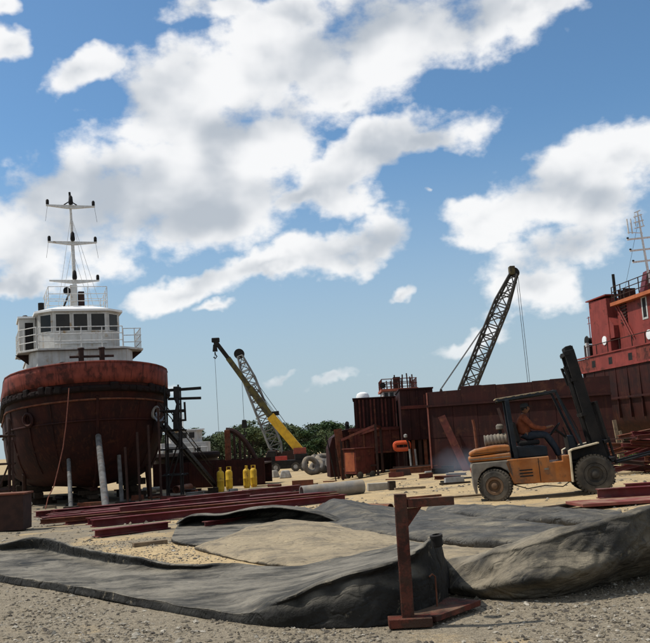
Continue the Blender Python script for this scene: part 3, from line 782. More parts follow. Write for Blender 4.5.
    # bridge deck with its wings
    MB().prism([(-2.2, 5.35, 7.47), (2.0, 5.35, 7.47), (3.15, 6.5, 7.47), (3.25, 9.3, 7.47), (2.6, 9.5, 7.47), (2.6, 14.6, 7.47), (-2.6, 14.6, 7.47), (-2.6, 9.5, 7.47), (-3.15, 9.3, 7.47), (-3.1, 6.5, 7.47)], (0, 0, .10)).build('bridge_deck', white_paint, t, bevel=.01)
    for sx in (-1, 1):
        MB().prism([(sx * 2.56, 7.2, 7.46), (sx * 3.2, 7.2, 7.46), (sx * 2.56, 7.2, 6.95)], (0, .08, 0)).build('wing_bracket', brown_dk, t)
    railing(t, [(-2.15, 5.42, 7.57), (1.95, 5.42, 7.57)], 1.05, white_rail, 5, 3)
    railing(t, [(2.15, 6.6, 7.57), (3.08, 6.6, 7.57), (3.18, 9.2, 7.57)], 1.08, white_rail, 7, 3)
    railing(t, [(-2.25, 5.5, 7.57), (-3.02, 6.6, 7.57), (-3.08, 9.2, 7.57)], 1.08, white_rail, 5, 3)
    # wheelhouse with five glazed faces
    pl = [(-1.32, 6.55), (1.32, 6.55), (2.05, 7.25), (2.1, 10.4), (-2.1, 10.4), (-2.05, 7.25)]
    wh = MB().prism([(x, y, 7.57) for x, y in pl], (0, 0, 2.02)).build('wheelhouse', white_paint, t, bevel=.02)
    for x in (-.88, 0, .88):
        window_part(wh, (x, 6.55, 9.02), .68, .86, (0, -1, 0))
    for sx in (-1, 1):
        n_ = Vector((sx * .7, -.73, 0)).normalized(); window_part(wh, (sx * 1.685, 6.9, 9.02), .66, .86, n_)
        for y in (7.9, 9.2): window_part(wh, (sx * (2.05 + .05 * (y - 7.25) / 3.15), y, 9.02), .8, .86, (sx, 0, 0))
    MB().tube([(-1.3, 6.5, 7.92), (1.3, 6.5, 7.92)], .03, 6).build('wall_rail', white_rail, wh)
    def off(pts, k): return [(x * k, 6.55 + 2 + (y - 8.55) * k) for x, y in pts]
    rim = [(x * 1.09, 8.5 + (y - 8.5) * 1.11) for x, y in pl]; top = [(x * .55, 8.7 + (y - 8.5) * .55) for x, y in pl]
    rf = MB().prism([(x, y, 9.59) for x, y in rim], (0, 0, .10))
    n = 6; V = [(x, y, 9.692) for x, y in rim] + [(x, y, 10.05) for x, y in top]
    rf.add(V, [(i, (i + 1) % n, n + (i + 1) % n, n + i) for i in range(n)] + [tuple(range(n, 2 * n))])
    rf.build('wheelhouse_roof', white_clean, t)
    # stair house at our left and vents
    sh = MB().prism([(-2.95, 8.4, 7.57), (-2.12, 8.4, 7.57), (-2.12, 10.6, 7.57), (-2.95, 10.6, 7.57)], (0, 0, 1.95)).build('stair_house', white_paint, t, bevel=.02)
    MB().bb(-3.02, -2.12, 8.3, 10.7, 9.53, 9.63).build('stair_house_roof', white_clean, sh)
    window_part(sh, (-2.45, 8.4, 8.55), .42, 1.5, (0, -1, 0), name='door', m_glass=black_m)
    MB().lathe([(.16, 0), (.18, .12), (.10, .2)], (-2.6, 9.3, 9.63), n=14).build('vent_cap', black_m, sh, smooth=True)
    MB().tube([(-1.75, 9.6, 9.65), (-1.75, 9.6, 10.55)], .16, 12).build('exhaust_pipe', black_m, t, smooth=True)
    # roof platform, rails, mast
    railing(t, [(-1.5, 7.4, 9.9), (1.5, 7.4, 9.9), (1.6, 10.3, 9.75), (-1.6, 10.3, 9.75)], 1.15, white_rail, 12, 3, .02, 'roof_railing', closed=True)
    MB().tube([(-.75, 7.5, 9.95), (-.35, 8.0, 10.9)], .05, 8).build('searchlight_arm', black_m, t)
    MB().lathe([(.05, -.14), (.17, -.1), (.19, .12), (.02, .13)], (-.55, 7.6, 10.85), (0, -1, .1), 14).build('searchlight', black_m, t, smooth=True)
    MB().bb(-.32, .05, 8.2, 8.6, 10.0, 11.3).build('mast_base', white_paint, t, bevel=.02)
    MB().bb(.1, .42, 8.25, 8.6, 10.0, 10.95).build('locker', brown_dk, t, bevel=.02)
    ms = MB().tube([(0, 8.8, 10.0), (-.06, 8.85, 13.8), (-.12, 8.9, 16.4)], [.12, .09, .05], 10).build('mast', white_rail, t, smooth=True)
    MB().tube([(-.12, 8.9, 16.4), (-.13, 8.9, 16.65)], .06, 8).build('top_light', black_m, ms)
    MB().tube([(-.45, 8.9, 15.92), (-.12, 8.9, 16.15), (.24, 8.9, 15.92)], .035, 6).build('yoke', black_m, ms)
    for z, w_, o_ in ((11.65, 1.32, -.02), (13.8, 1.3, -.06), (15.85, 1.3, -.1)):
        ar = MB().prism([(o_ - w_, 8.76, z + .03), (o_ + w_, 8.76, z + .03), (o_ + w_, 8.76, z - .03), (o_ + .2, 8.76, z - .16), (o_ - .2, 8.76, z - .16), (o_ - w_, 8.76, z - .03)], (0, .14, 0)).build('crossarm', white_rail, ms)
        for sx in (-1, 1):
            if z < 12 and sx < 0: continue
            MB().lathe([(.07, 0), (.085, .04), (.085, .24), (.05, .3)], (o_ + sx * (w_ - .08), 8.83, z + .03), n=10).build('lamp', black_m, ar, smooth=True)
        MB().lathe([(.11, 0), (.13, .1), (.10, .42), (.05, .5)], (o_, 8.7, z + .05), n=10).build('mast_light', black_m, ms, smooth=True)
    for zt, xb, yb in ((15.3, -1.0, 8.0), (15.3, 1.25, 8.0), (13.4, 1.0, 9.9), (13.4, -.8, 9.9), (15.3, .8, 7.6)):
        MB().tube([(-.1, 8.85, zt), (xb, yb, 9.95)], .011, 5).build('stay', white_rail, ms)
    for sx in (-1, 1):
        for zt in (13.8, 15.85):
            x = -.08 + sx * 1.25
            MB().tube([(x, 8.8, zt - .05), (x + sx * .05, 8.8, zt - .4), (x + sx * .12, 8.8, zt - .9)], .008, 5).build('signal_line', cable_m, ms)
    # rope over the bow
    p = t.matrix_basis
    M4 = mw(t)
    a = M4 @ Vector((-1.55, -.02, 5.0)); e = G(46, 502); e = Vector((e.x, e.y, e.z + .05))
    a2 = M4 @ Vector((-1.75, .25, 3.6)); 
    y = a.y - .25
    pts = [W(px, py, a.y - dd) for px, py, dd in ((69, 388, .12), (68, 402, .3), (66, 425, .45), (63, 448, .6), (58, 470, .8), (54, 486, 1.0), (48, 498, 1.3))] + [on(45, a.y - 1.6)]
    pts[-1].z = gz(pts[-1].x, pts[-1].y) + .02
    r = thing('rope', 'thin reddish rope hanging from the big tugboat bow to the ground', 'rope', (pts[-1].x, pts[-1].y, gz(pts[-1].x, pts[-1].y)))
    MB().tube(pts, .022, 6).build('strand', mat('rope_red', (.20, .075, .05), (.14, .05, .035), 9, .9), r, smooth=True, world=True)
    return t

tug = build_tug()
TM = mw(tug)

def shore_post(px, py, top_local, w, label, m):
    b = G(px, py); tp = TM @ Vector(top_local)
    t = thing('shore_post', label, 'prop', b, group='props under the tugboat')
    MB().tube([b - Vector((0, 0, .02)), tp], [w, w * .9], 10).build('post', m, t, smooth=True, world=True)
    MB().box((0, 0, .03), (w * 5, w * 5, .08)).build('foot_pad', wood_dk, t)
def hull_front(x, z):
    y = 0
    while y < 20 and tug_hb(z, y) < abs(x) + .02: y += .05
    return (x, y - .04, z)
shore_post(106, 508, hull_front(.02, 3.0), .145, 'tallest grey pipe prop under the stem of the big tugboat', prop_grey)
shore_post(71, 508, hull_front(-1.2, 2.05), .10, 'thin grey prop left of the stem of the big tugboat', prop_grey)
shore_post(122, 503, hull_front(1.0, 2.1), .10, 'thin grey prop right of the stem of the big tugboat', prop_grey)
for i, (x, z, px, py, lb) in enumerate(((-3.0, 1.5, 25, 506, 'dark prop under the left bilge of the big tugboat'), (2.6, 1.5, 150, 498, 'dark prop under the right bilge of the big tugboat'))):
    shore_post(px, py, hull_front(x, z), .11, lb, brown_dk)
for i, (px, y0, y1, D, lb) in enumerate(((127, 447, 499, 37.6, 'slim dark staging pole nearest the right prop of the tugboat'), (139, 432, 498, 38.2, 'slim dark staging pole under the anchor of the tugboat'), (150, 425, 497, 38.8, 'slim dark staging pole before the right bilge of the tugboat'), (160, 408, 497, 39.3, 'slim dark staging pole at the right edge of the tugboat'), (14, 440, 506, 37.0, 'slim dark staging pole before the left bilge of the tugboat'))):
    b = on(px, D); t = thing('staging_pole', lb, 'pole', b, group='staging poles round the tugboat')
    MB().tube([b - Vector((0, 0, .02)), W(px - 2, y0, D)], .055, 8).build('pole', brown_dk, t, world=True, smooth=True)
    MB().box((0, 0, .03), (.3, .3, .06)).build('foot_pad', wood_dk, t)
# keel blocks: stacks of timber under the keel and bilges
kb_i = 0
for (lx, ly, words) in ((0, 3.6, 'foremost timber keel block under the big tugboat'), (0, 6.2, 'second timber keel block under the big tugboat'), (0, 9.0, 'third timber keel block under the big tugboat'), (-2.3, 6.5, 'timber bilge block under the left side of the big tugboat'), (2.3, 6.5, 'timber bilge block under the right side of the big tugboat'), (-2.6, 9.8, 'rear timber bilge block at left under the big tugboat'), (2.6, 9.8, 'rear timber bilge block at right under the big tugboat')):
    p = TM @ Vector((lx, ly, 0)); g = gz(p.x, p.y); top = (TM @ Vector((lx, ly, .54 if lx == 0 else .84))).z
    t = thing('keel_block', words, 'block', (p.x, p.y, g), R(21.5), 'timber blocks under the tugboat')
    n = 3; hh = (top - g) / n
    for k in range(n):
        MB().box((0, 0, hh * (k + .5)), (1.3 if k % 2 == 0 else .42, .42 if k % 2 == 0 else 1.3, hh - .004)).build('timber', wood_dk, t, bevel=.015)

# ---------------------------------------------------------------- staging beside the tug
def scaffold(name, label, corners, h, levels, brace, m, r=.045, plank_levels=()):
    c = sum(corners, Vector()) / len(corners); c.z = gz(c.x, c.y)
    t = thing(name, label, 'scaffold', c)
    tops = []
    for p in corners:
        MB().tube([(p.x, p.y, gz(p.x, p.y) - .01), (p.x, p.y, c.z + h)], r, 8).build('upright', m, t, smooth=True, world=True)
    for z in levels:
        for a, b in zip(corners, corners[1:] + corners[:1]):
            d = (b - a).normalized() * .25
            MB().tube([Vector((a.x, a.y, c.z + z)) - d, Vector((b.x, b.y, c.z + z)) + d], r * .85, 8).build('ledger', m, t, smooth=True, world=True)
    for (i, j, z0, z1) in brace:
        a, b = corners[i], corners[j]
        MB().tube([(a.x, a.y, c.z + z0), (b.x, b.y, c.z + z1)], r * .8, 8).build('brace', m, t, smooth=True, world=True)
    for z in plank_levels:
        a, b, d = corners[0], corners[1], corners[2]
        for k in range(4):
            f = (k + .5) / 4; p = a.lerp(corners[-1], f); q = b.lerp(d, f)
            MB().beam(Vector((p.x, p.y, c.z + z + .07)), Vector((q.x, q.y, c.z + z + .07)), .22, .04).build('plank', wood_dk, t, world=True)
    return t
P = [on(166, 40.5), on(180, 40.5), on(182, 42.2), on(168, 42.2)]
sc1 = scaffold('scaffold_tower', 'dark steel scaffold tower between the big tugboat and white workboat', P, 5.3, (1.1, 2.3, 3.2, 4.1), ((0, 1, 0.3, 2.2), (3, 2, 1.2, 3.1), (1, 2, 2.3, 4.0)), black_m, .045, (2.3,))
c = P[0].copy(); c.z = sc1.location.z
b0 = W(160, 391, 40.6); b1 = W(201, 388, 40.6); MB().beam(b0, b1, .16, .13).build('outrigger', black_m, sc1, world=True)
b0 = W(168, 399, 40.8); b1 = W(201, 398, 40.8); MB().beam(b0, b1, .14, .12).build('outrigger', black_m, sc1, world=True)
MB().box(W(177, 393, 40.6), (.28, .4, .6)).build('winch_box', black_m, sc1, world=True, bevel=.03)
MB().box(W(176, 421, 40.6), (.22, .4, .8)).build('gear_box', black_m, sc1, world=True, bevel=.03)
MB().tube([W(176, 399, 40.3), W(178, 404, 40.2), W(176, 414, 40.2)], .09, 8).build('hose', black_m, sc1, world=True, smooth=True)
MB().tube([W(184.5, 402, 40.6), W(185.5, 421, 40.6)], .05, 6).build('guard_post', black_m, sc1, world=True)
MB().tube([W(172, 421, 40.6), W(186, 420, 40.6)], .05, 6).build('guard_rail', black_m, sc1, world=True)
# gangway: two stringers with treads
ga = W(160, 424, 40.2); gb = G(214, 487)
gt = thing('gangway', 'dark inclined gangway stair leading down from the scaffold tower', 'gangway', gb)
off_ = Vector((.12, .55, 0))
for k in (0, 1): MB().beam(ga + off_ * k, gb + off_ * k + Vector((0, 0, .08)), .07, .24).build('stringer', black_m, gt, world=True)
for i in range(14):
    p = ga.lerp(gb + Vector((0, 0, .08)), (i + .7) / 14.5); MB().beam(p - off_ * .02, p + off_ * 1.02, .22, .035).build('tread', black_m, gt, world=True)
for k in (0, 1):
    MB().tube([ga + off_ * k + Vector((0, 0, .95)), gb + off_ * k + Vector((0, 0, 1.0))], .025, 6).build('handrail', black_m, gt, world=True)
P = [on(-9, 37.0), on(9, 37.0), on(10, 38.6), on(-8, 38.6)]
scaffold('scaffold_tower', 'dark scaffold uprights at the left edge beside the tugboat', P, 3.9, (.9, 2.0, 3.2), ((0, 1, .2, 2.0), (1, 2, 1.0, 3.0)), brown_dk, .05)

# ---------------------------------------------------------------- steel box, sacks at the left edge
p = G(4, 531); t = thing('steel_box', 'dark rusty steel box at the left edge near the tugboat', 'box', (p.x, p.y + .35, p.z), R(4))
b = MB(); b.bb(-.42, .42, -.36, .36, 0, .03)
for a in ((-.42, .42, -.36, -.34), (-.42, .42, .34, .36), (-.42, -.40, -.34, .34), (.40, .42, -.34, .34)): b.bb(*a, .03, .82)
b.build('shell', brown_dk, t)
MB().bb(-.46, .46, -.40, .40, .82, .86).build('lid', rust_m, t, bevel=.006)
for k, (px, py, lb) in enumerate(((21, 511, 'white crumpled sack beside the dark steel box'), (27, 507, 'smaller white sack behind the crumpled one near the tugboat'))):
    p = G(px, py); rnd = random.Random(k)
    rows = []
    for i in range(7):
        a = math.pi * i / 6
        rows.append([(math.sin(a) * math.cos(b_) * .26 * (1 + .3 * noise.noise((i, j, k))), math.sin(a) * math.sin(b_) * .2 * (1 + .3 * noise.noise((i, j, k + 3))), .14 + .15 * math.cos(a)) for j, b_ in enumerate([2 * math.pi * q / 10 for q in range(10)] + [0])])
    o = MB().grid(rows).build('sack', mat('sack_white', (.62, .60, .54), (.45, .42, .36), 6, .9), None, smooth=True); o.location = p; tag(o, lb, 'sack', 'sacks by the tugboat')

# ---------------------------------------------------------------- crimson steel beams
def steel_beam(a, b, w, h, lift, label, i, m=None):
    a = Vector(a); b = Vector(b); c = (a + b) / 2
    g0 = gz(c.x, c.y)
    o = MB().channel(a + Vector((0, 0, lift + h / 2)) - c.xyz, b + Vector((0, 0, lift + h / 2)) - c.xyz, w, h, .02).build('steel_channel', m or beam_red, None, bevel=.004)
    o.location = c
    return tag(o, label, 'steel beam', 'crimson steel beams on the ground')
BEAMS = [  # left pixel, right pixel, width, lift, words
    ((36, 517), (262, 494), .20, 0.0, 'rearmost crimson steel beam of the long row before the tugboat'),
    ((52, 521), (300, 492), .24, 0.0, 'second crimson steel beam from the back of the row'),
    ((42, 524), (310, 495), .22, 0.0, 'third crimson steel beam from the back of the row'),
    ((88, 525), (338, 496), .24, 0.0, 'fourth crimson steel beam from the back, reaching farthest right'),
    ((92, 527), (345, 500), .22, 0.0, 'frontmost long crimson steel beam of the row'),
    ((170, 512), (300, 496), .20, .23, 'crimson steel beam lying on top of the long row'),
    ((95, 537), (168, 528), .20, 0.0, 'short crimson steel beam lying alone in front of the row'),
    ((64, 514), (190, 501), .14, 0.0, 'thin crimson bar at the back left of the long row'),
    ((120, 520), (250, 505), .12, .17, 'thin crimson bar resting on the middle beams of the row'),
    ((205, 530), (300, 516), .16, 0.0, 'short crimson beam half hidden behind the gaping air bag'),
]
for i, (a, b, w_, lf, lb) in enumerate(BEAMS):
    steel_beam(G(*a), G(*b), w_, .17 if i != 6 else .14, lf - .005, lb, i)
rnd = random.Random(77)
for i in range(13):                                              # flat bars that fill the row between the beams
    f = (i + .5) / 13; l0 = Vector((48 + rnd.uniform(-8, 40), 515 + 13 * f, 0)); r0 = Vector((268 + 62 * f + rnd.uniform(-40, 12), 492.5 + 8.5 * f, 0))
    a = G(l0.x, l0.y - (l0.x - 48) * .10); b = G(r0.x, r0.y)
    steel_beam(a, b, rnd.uniform(.16, .3), rnd.uniform(.07, .13), rnd.choice((-.005, -.005, .1)), 'flat dull red steel bar lying between the crimson beams of the row', i, rust_m if i % 5 == 2 else None)

# ---------------------------------------------------------------- pipes and loose pieces
def pipe(name, label, a, b, r, m, lift=0.0, group='pipes on the ground', hollow=True):
    a = Vector(a); b = Vector(b); c = (a + b) / 2; c.z = gz(c.x, c.y); d = (b - a).normalized(); L = (b - a).length
    z = Vector((0, 0, r + lift - .01))
    mb = MB().lathe([(r * .86, .25), (r * .86, .0), (r, .0), (r, L), (r * .86, L), (r * .86, L - .25)], a + z - c, d, 20)
    o = mb.build(name, m, None, smooth=True); o.location = c
    return tag(o, label, 'pipe', group)
pipe('steel_pipe', 'thick pale grey pipe lying behind the crimson beams', G(302, 500), G(363, 493), .22, mat('pipe_grey_dusty', (.24, .225, .20), (.17, .155, .135), 4, .8, dust=DUST, dust_amt=.5))
pipe('steel_pipe', 'thin rusty pipe lying at the end of the crimson beams', G(322, 512), G(391, 513), .105, rust_m)
pipe('steel_pipe', 'pale grey pipe lying under the yellow gas cylinders', G(232, 498), G(300, 489), .11, conc)
pipe('steel_pipe', 'short rusty pipe with open end under the gangway', G(176, 493), G(190, 490), .2, rust_m)

def slab(name, label, cat, p, d, rz, m, tilt=0.0, group=None, bevel=.01, lift=0.0):
    o = MB().box((0, 0, d[2] / 2), d).build(name, m, None, bevel=bevel); o.location = (p.x, p.y, p.z + lift - .008); o.rotation_euler = (tilt, 0, rz)
    return tag(o, label, cat, group)
slab('rusty_plate', 'rusty orange plate standing on edge behind the thick grey pipe', 'plate', G(303, 489), (1.0, .06, .42), R(5), rust_m)
slab('timber_baulk', 'dark timber baulk lying across the crimson beams', 'timber', G(310, 494), (1.2, .22, .2), R(24), wood_dk)
slab('concrete_block', 'small pale concrete block right of the thick grey pipe', 'block', G(379, 490), (.75, .3, .24), R(6), conc)
slab('concrete_block', 'dark capped concrete block beside the small pale one', 'block', G(392, 489.5), (.22, .3, .28), R(6), wood_dk)
rnd = random.Random(11)
LOOSE = [((410, 489), 'timber plank nearest the barge'), ((440, 492), ''), ((455, 484), ''), ((372, 500), ''), ((422, 498), ''), ((262, 503), ''), ((205, 497), ''), ((190, 502), ''), ((150, 508), ''), ((170, 505), ''), ((128, 509), ''),
         ((236, 500), ''), ((330, 482), ''), ((128, 550), ''), ((150, 545), ''), ((215, 548), ''), ((470, 497), ''), ((540, 505), ''), ((560, 508), ''), ((615, 512), ''), ((396, 480), ''), ((287, 497), ''), ((268, 486), ''), ((318, 490), ''), ((60, 512), ''), ((84, 511), ''), ((112, 513), ''), ((140, 500), ''), ((164, 498), ''), ((198, 490), '')]
for i, (pp, _) in enumerate(LOOSE[::2]):
    p = G(*pp); L_ = rnd.uniform(.5, 1.6) * (.6 if p.y < 18 else 1)
    rz = R(rnd.uniform(-25, 40))
    o = MB().box((0, 0, .025), (L_, rnd.uniform(.08, .16), rnd.uniform(.04, .08))).build('loose_plank', (wood, wood_dk, rust_m, wood)[i % 4], None, bevel=.006)
    o.location = (p.x, p.y, gz(p.x, p.y) + .006); o.rotation_euler = (0, 0, rz)
    tag(o, 'short loose plank or bar lying on the yard ground', 'plank', 'loose planks strewn over the yard')

# timber stack standing behind the tug's left side
p = on(2, 47.0); t = thing('timber_stack', 'dark stack of timbers behind the left side of the tugboat', 'timber stack', p, R(8))
for k in range(5):
    for j in range(3): MB().box(((-.9 + j * .9) if k % 2 else 0, 0 if k % 2 else (-.5 + j * .5), .16 + k * .30), (.4 if k % 2 else 3.0, 1.5 if k % 2 else .4, .29)).build('timber', wood_dk, t, bevel=.02)

# ---------------------------------------------------------------- yellow gas cylinders
def gas_cylinder(p, label, rz):
    t = thing('gas_cylinder', label, 'gas cylinder', p, rz, 'yellow gas cylinders')
    MB().lathe([(.16, .03), (.195, .10), (.20, .16), (.20, .52), (.206, .53), (.206, .57), (.20, .58), (.20, .92), (.18, 1.03), (.11, 1.10), (.03, 1.12)], (0, 0, 0), n=20).build('body', yel, t, smooth=True, angle=50)
    MB().lathe([(.15, 0), (.165, 0), (.165, .08), (.15, .08)], (0, 0, -.006), n=20).build('foot_ring', yel, t, smooth=True)
    mb = MB()
    for s in (-1, 1): mb.bb(s * .12 - .015, s * .12 + .015, -.05, .05, 1.06, 1.26)
    mb.bb(-.135, .135, -.05, .05, 1.262, 1.285); mb.build('handle', yel, t)
    MB().lathe([(.03, 1.1), (.03, 1.16), (.045, 1.17), (.045, 1.2)], (0, 0, 0), n=10).build('valve', rust_m, t)
for px, py, lb in ((221, 491.5, 'leftmost yellow gas cylinder, nearest of the left pair'), (229.5, 489.5, 'yellow gas cylinder right of the leftmost one'),
                   (247, 488, 'front left cylinder of the right yellow group'), (254, 487, 'rightmost yellow gas cylinder'), (250.5, 485, 'yellow gas cylinder behind the right pair')):
    gas_cylinder(G(px, py), lb, R(px * 7))

# ---------------------------------------------------------------- white workboat behind the staging
def build_workboat():
    D = 60.0; b = on(187, D)
    t = thing('workboat', 'white workboat with dark hull behind the dark scaffold tower', 'boat', b, R(12))
    k = D / FPX                                                   # metres per pixel
    def z(py): return (440 + .0524 * 138 - py) * k + EYE - b.z    # local height of an image row
    h0, h1 = .5, z(461)
    rows = []
    for zz, hbm, y0 in ((h0, .7, 1.6), (h0 + .5, 1.6, .9), (h1 * .65, 2.2, .4), (h1, 2.5, 0), (h1 + .35, 2.45, -.1)):
        r_ = []
        for sg, seq in ((-1, (1, .7, .4, .2, .1, .04, .01, 0)), (1, (.01, .04, .1, .2, .4, .7, 1))):
            for q in seq: r_.append((sg * hbm * (1 - (1 - min(1, q / .35)) ** 2) ** .6, y0 + (12 - y0) * q, zz + .5 * max(0, .3 - q)))
        rows.append(r_)
    MB().grid(rows).build('hull', mat('workboat_black', (.022, .016, .016), (.04, .022, .02), 2, .7), t, smooth=True)
    MB().grid([[r_[0], r_[-1]] for r_ in rows]).build('transom', brown_dk, t)
    MB().grid([[rows[3][7 - i], rows[3][7 + i]] for i in range(8)]).build('deck', grey_m, t)
    MB().tube([(x * 1.03, y - .12, h1 + .45) for x, y, _ in rows[4][3:12]], .24, 8).build('bow_fender', rubber_blk, t, smooth=True)
    dh = MB().prism([(-1.7, 3.2, h1), (1.7, 3.2, h1), (1.9, 4, h1), (1.9, 9, h1), (-1.9, 9, h1), (-1.9, 4, h1)], (0, 0, z(441) - h1)).build('deckhouse', white_paint, t, bevel=.02)
    za, zb = z(441), z(428.5)
    wh = MB().prism([(-.9, 4.0, za), (.9, 4.0, za), (1.35, 4.6, za), (1.35, 7, za), (-1.35, 7, za), (-1.35, 4.6, za)], (0, 0, zb - za)).build('wheelhouse', white_paint, t, bevel=.02)
    for x in (-.55, 0, .55): window_part(wh, (x, 4.0, za + (zb - za) * .6), .4, .42, (0, -1, 0), t=.04)
    for sx in (-1, 1): window_part(wh, (sx * 1.35, 5.6, za + (zb - za) * .6), .7, .42, (sx, 0, 0), t=.04)
    MB().bb(-1.5, 1.5, 3.85, 7.2, zb + .002, zb + .1).build('roof', white_clean, t)
    for x in (-1.1, -.2, .9): window_part(dh, (x, 3.2, h1 + .9), .45, .4, (0, -1, 0), t=.04)
    railing(t, [(-1.6, 3.0, h1 + .02), (1.6, 3.0, h1 + .02)], 1.0, white_rail, 5, 2, .025)
    MB().tube([(0, 5.6, zb + .1), (0, 5.6, zb + 1.3)], .04, 6).build('mast', white_rail, t)
    MB().bb(-.15, .15, 2, 11.5, 0, .6).build('cradle', wood_dk, t)
    for y in (3.5, 8.5): MB().bb(-1.2, 1.2, y, y + .4, -.02, .58).build('cradle_beam', wood_dk, t)
build_workboat()

# ---------------------------------------------------------------- unfinished hull section with curved rib
def build_hull_section():
    D = 56.0; b = on(206, D); k = D / FPX
    t = thing('hull_section', 'low dark red unfinished hull section with curved rib behind the gas cylinders', 'hull section', b, R(-3))
    def z(px, py): return (441 - .0524 * (px - 325) - py) * k + EYE - b.z
    def x(px): return (px - 206) * k
    x0, x1 = x(152), x(263)
    n = 9; zt = z(206, 461)
    for i in range(n):
        a = x0 + (x1 - x0) * i / n; q = x0 + (x1 - x0) * (i + 1) / n
        MB().bb(a + .006, q - .006, 0 if i % 2 else .004, .05, .0, zt - (.05 if i % 3 == 1 else 0)).build('plate', barge_red, t)
        MB().bb(q - .04, q + .04, -.06, -.002, .0, zt - .1).build('stiffener', barge_red, t)
    MB().bb(x0, x1, .05, 4.0, zt - .35, zt - .25).build('deck', brown_dk, t)
    MB().bb(x0, x1, 4.0, 4.05, 0, zt).build('back_plate', barge_red, t)
    p0 = x(224.5)
    MB().bb(p0 - .05, p0 + .30, .4, .75, zt - .25, z(226, 430)).build('bow_post', rust_m, t, bevel=.02)
    pts = [(x(px), .6, z(px, py)) for px, py in ((225, 430), (232, 431), (239, 436), (245, 443), (251, 453), (256, 464))]
    C = catmull(np.array(pts), 4)
    MB().tube([tuple(q) for q in C], .16, 8).build('curved_rib', brown_dk, t, smooth=True)
    for px, py in ((233, 432), (238.5, 436), (243, 441), (247.5, 448)):
        MB().bb(x(px) - .07, x(px) + .07, .52, .68, zt - .25, z(px, py)).build('strut', brown_dk, t)
    MB().prism([(x(255), .3, zt - .3), (x(263), .3, zt - .3), (x(259), .3, z(258, 463))], (0, .1, 0)).build('bracket', rust_m, t)
build_hull_section()

# ---------------------------------------------------------------- cranes
def lattice(parent, a, b, w0, wm, w1, n, m, r, side=None):
    """four-chord lattice boom from a to b; widths at foot, middle and tip; chords and lacing are parts"""
    a = Vector(a); b = Vector(b); d = (b - a).normalized(); s = Vector((0, 1, 0)) if side is None else Vector(side)
    s = (s - d * s.dot(d)).normalized(); u = s.cross(d)
    def wd(t):
        return lerp_tab([(0, w0), (.14, wm), (.78, wm), (1, w1)], t)
    def pt(t, i):
        w = wd(t) / 2; sx, sy = ((-1, -1), (1, -1), (1, 1), (-1, 1))[i]
        return a.lerp(b, t) + s * sx * w + u * sy * w
    for i in range(4):
        MB().tube([pt(t, i) for t in (0, .14, .78, 1)], r * 1.5, 6).build('chord', m, parent, world=True)
    for i in range(4):
        mb = MB()
        for k in range(n):
            t0, t1 = k / n, (k + 1) / n; j = (i + 1) % 4
            mb.tube([pt(t0, i if k % 2 else j), pt(t1, j if k % 2 else i)], r * .8, 4)
            mb.tube([pt(t1, i), pt(t1, j)], r * .8, 4)
        mb.build('lacing', m, parent, world=True)
    return s, u

def crawler(parent, m_body, m_dark, s=1.0, yaw=0.0):
    """undercarriage with two tracks, deck house, cab and counterweight"""
    for sy in (-1, 1):
        prof = [(-2.2, .15), (-2.4, .5), (-2.2, .85), (2.2, .85), (2.4, .5), (2.2, .15), (1.9, 0), (-1.9, 0)]
        tr = MB().prism([(x * s, sy * 1.4 * s - .3 * s, z * s) for x, z in prof], (0, .6 * s, 0)).build('track', m_dark, parent, bevel=.05)
        for k in range(6): MB().lathe([(.22 * s, -.34 * s), (.22 * s, .34 * s)], ((-1.6 + k * .64) * s, sy * 1.4 * s, .35 * s), (0, 1, 0), 12).build('road_wheel', m_dark, tr)
    MB().box((0, 0, .95 * s), (1.6 * s, 2.0 * s, .3 * s)).build('turntable', m_dark, parent)
    MB().prism([(-3.0 * s, -1.3 * s, 1.12 * s), (1.9 * s, -1.3 * s, 1.12 * s), (1.9 * s, -1.3 * s, 2.4 * s), (-2.6 * s, -1.3 * s, 2.9 * s), (-3.0 * s, -1.3 * s, 2.6 * s)], (0, 1.9 * s, 0)).build('engine_house', m_body, parent, bevel=.05)
    cab = MB().prism([(.3 * s, .62 * s, 1.12 * s), (2.1 * s, .62 * s, 1.12 * s), (2.1 * s, .62 * s, 2.2 * s), (1.7 * s, .62 * s, 2.95 * s), (.3 * s, .62 * s, 2.95 * s)], (0, .85 * s, 0)).build('cab', m_body, parent, bevel=.04)
    window_part(cab, (1.05 * s, 1.48 * s, 2.3 * s), .9 * s, .7 * s, (0, 1, 0), t=.05, m_frame=m_body)
    MB().box((-3.2 * s, -.35 * s, 1.9 * s), (.7 * s, 2.4 * s, 1.3 * s)).build('counterweight', m_dark, parent, bevel=.06)

def hook_block(parent, p, s, m):
    h = MB().box(p, (.55 * s, .3 * s, .8 * s), taper=.7).build('hook_block', m, parent, world=True, bevel=.05)
    q = Vector(p) - Vector((0, 0, .45 * s))
    MB().tube([q, q - Vector((0, 0, .25 * s)), q + Vector((.18 * s, 0, -.5 * s)), q + Vector((0, 0, -.72 * s)), q + Vector((-.2 * s, 0, -.55 * s))], .07 * s, 8).build('hook', m, parent, world=True, smooth=True)

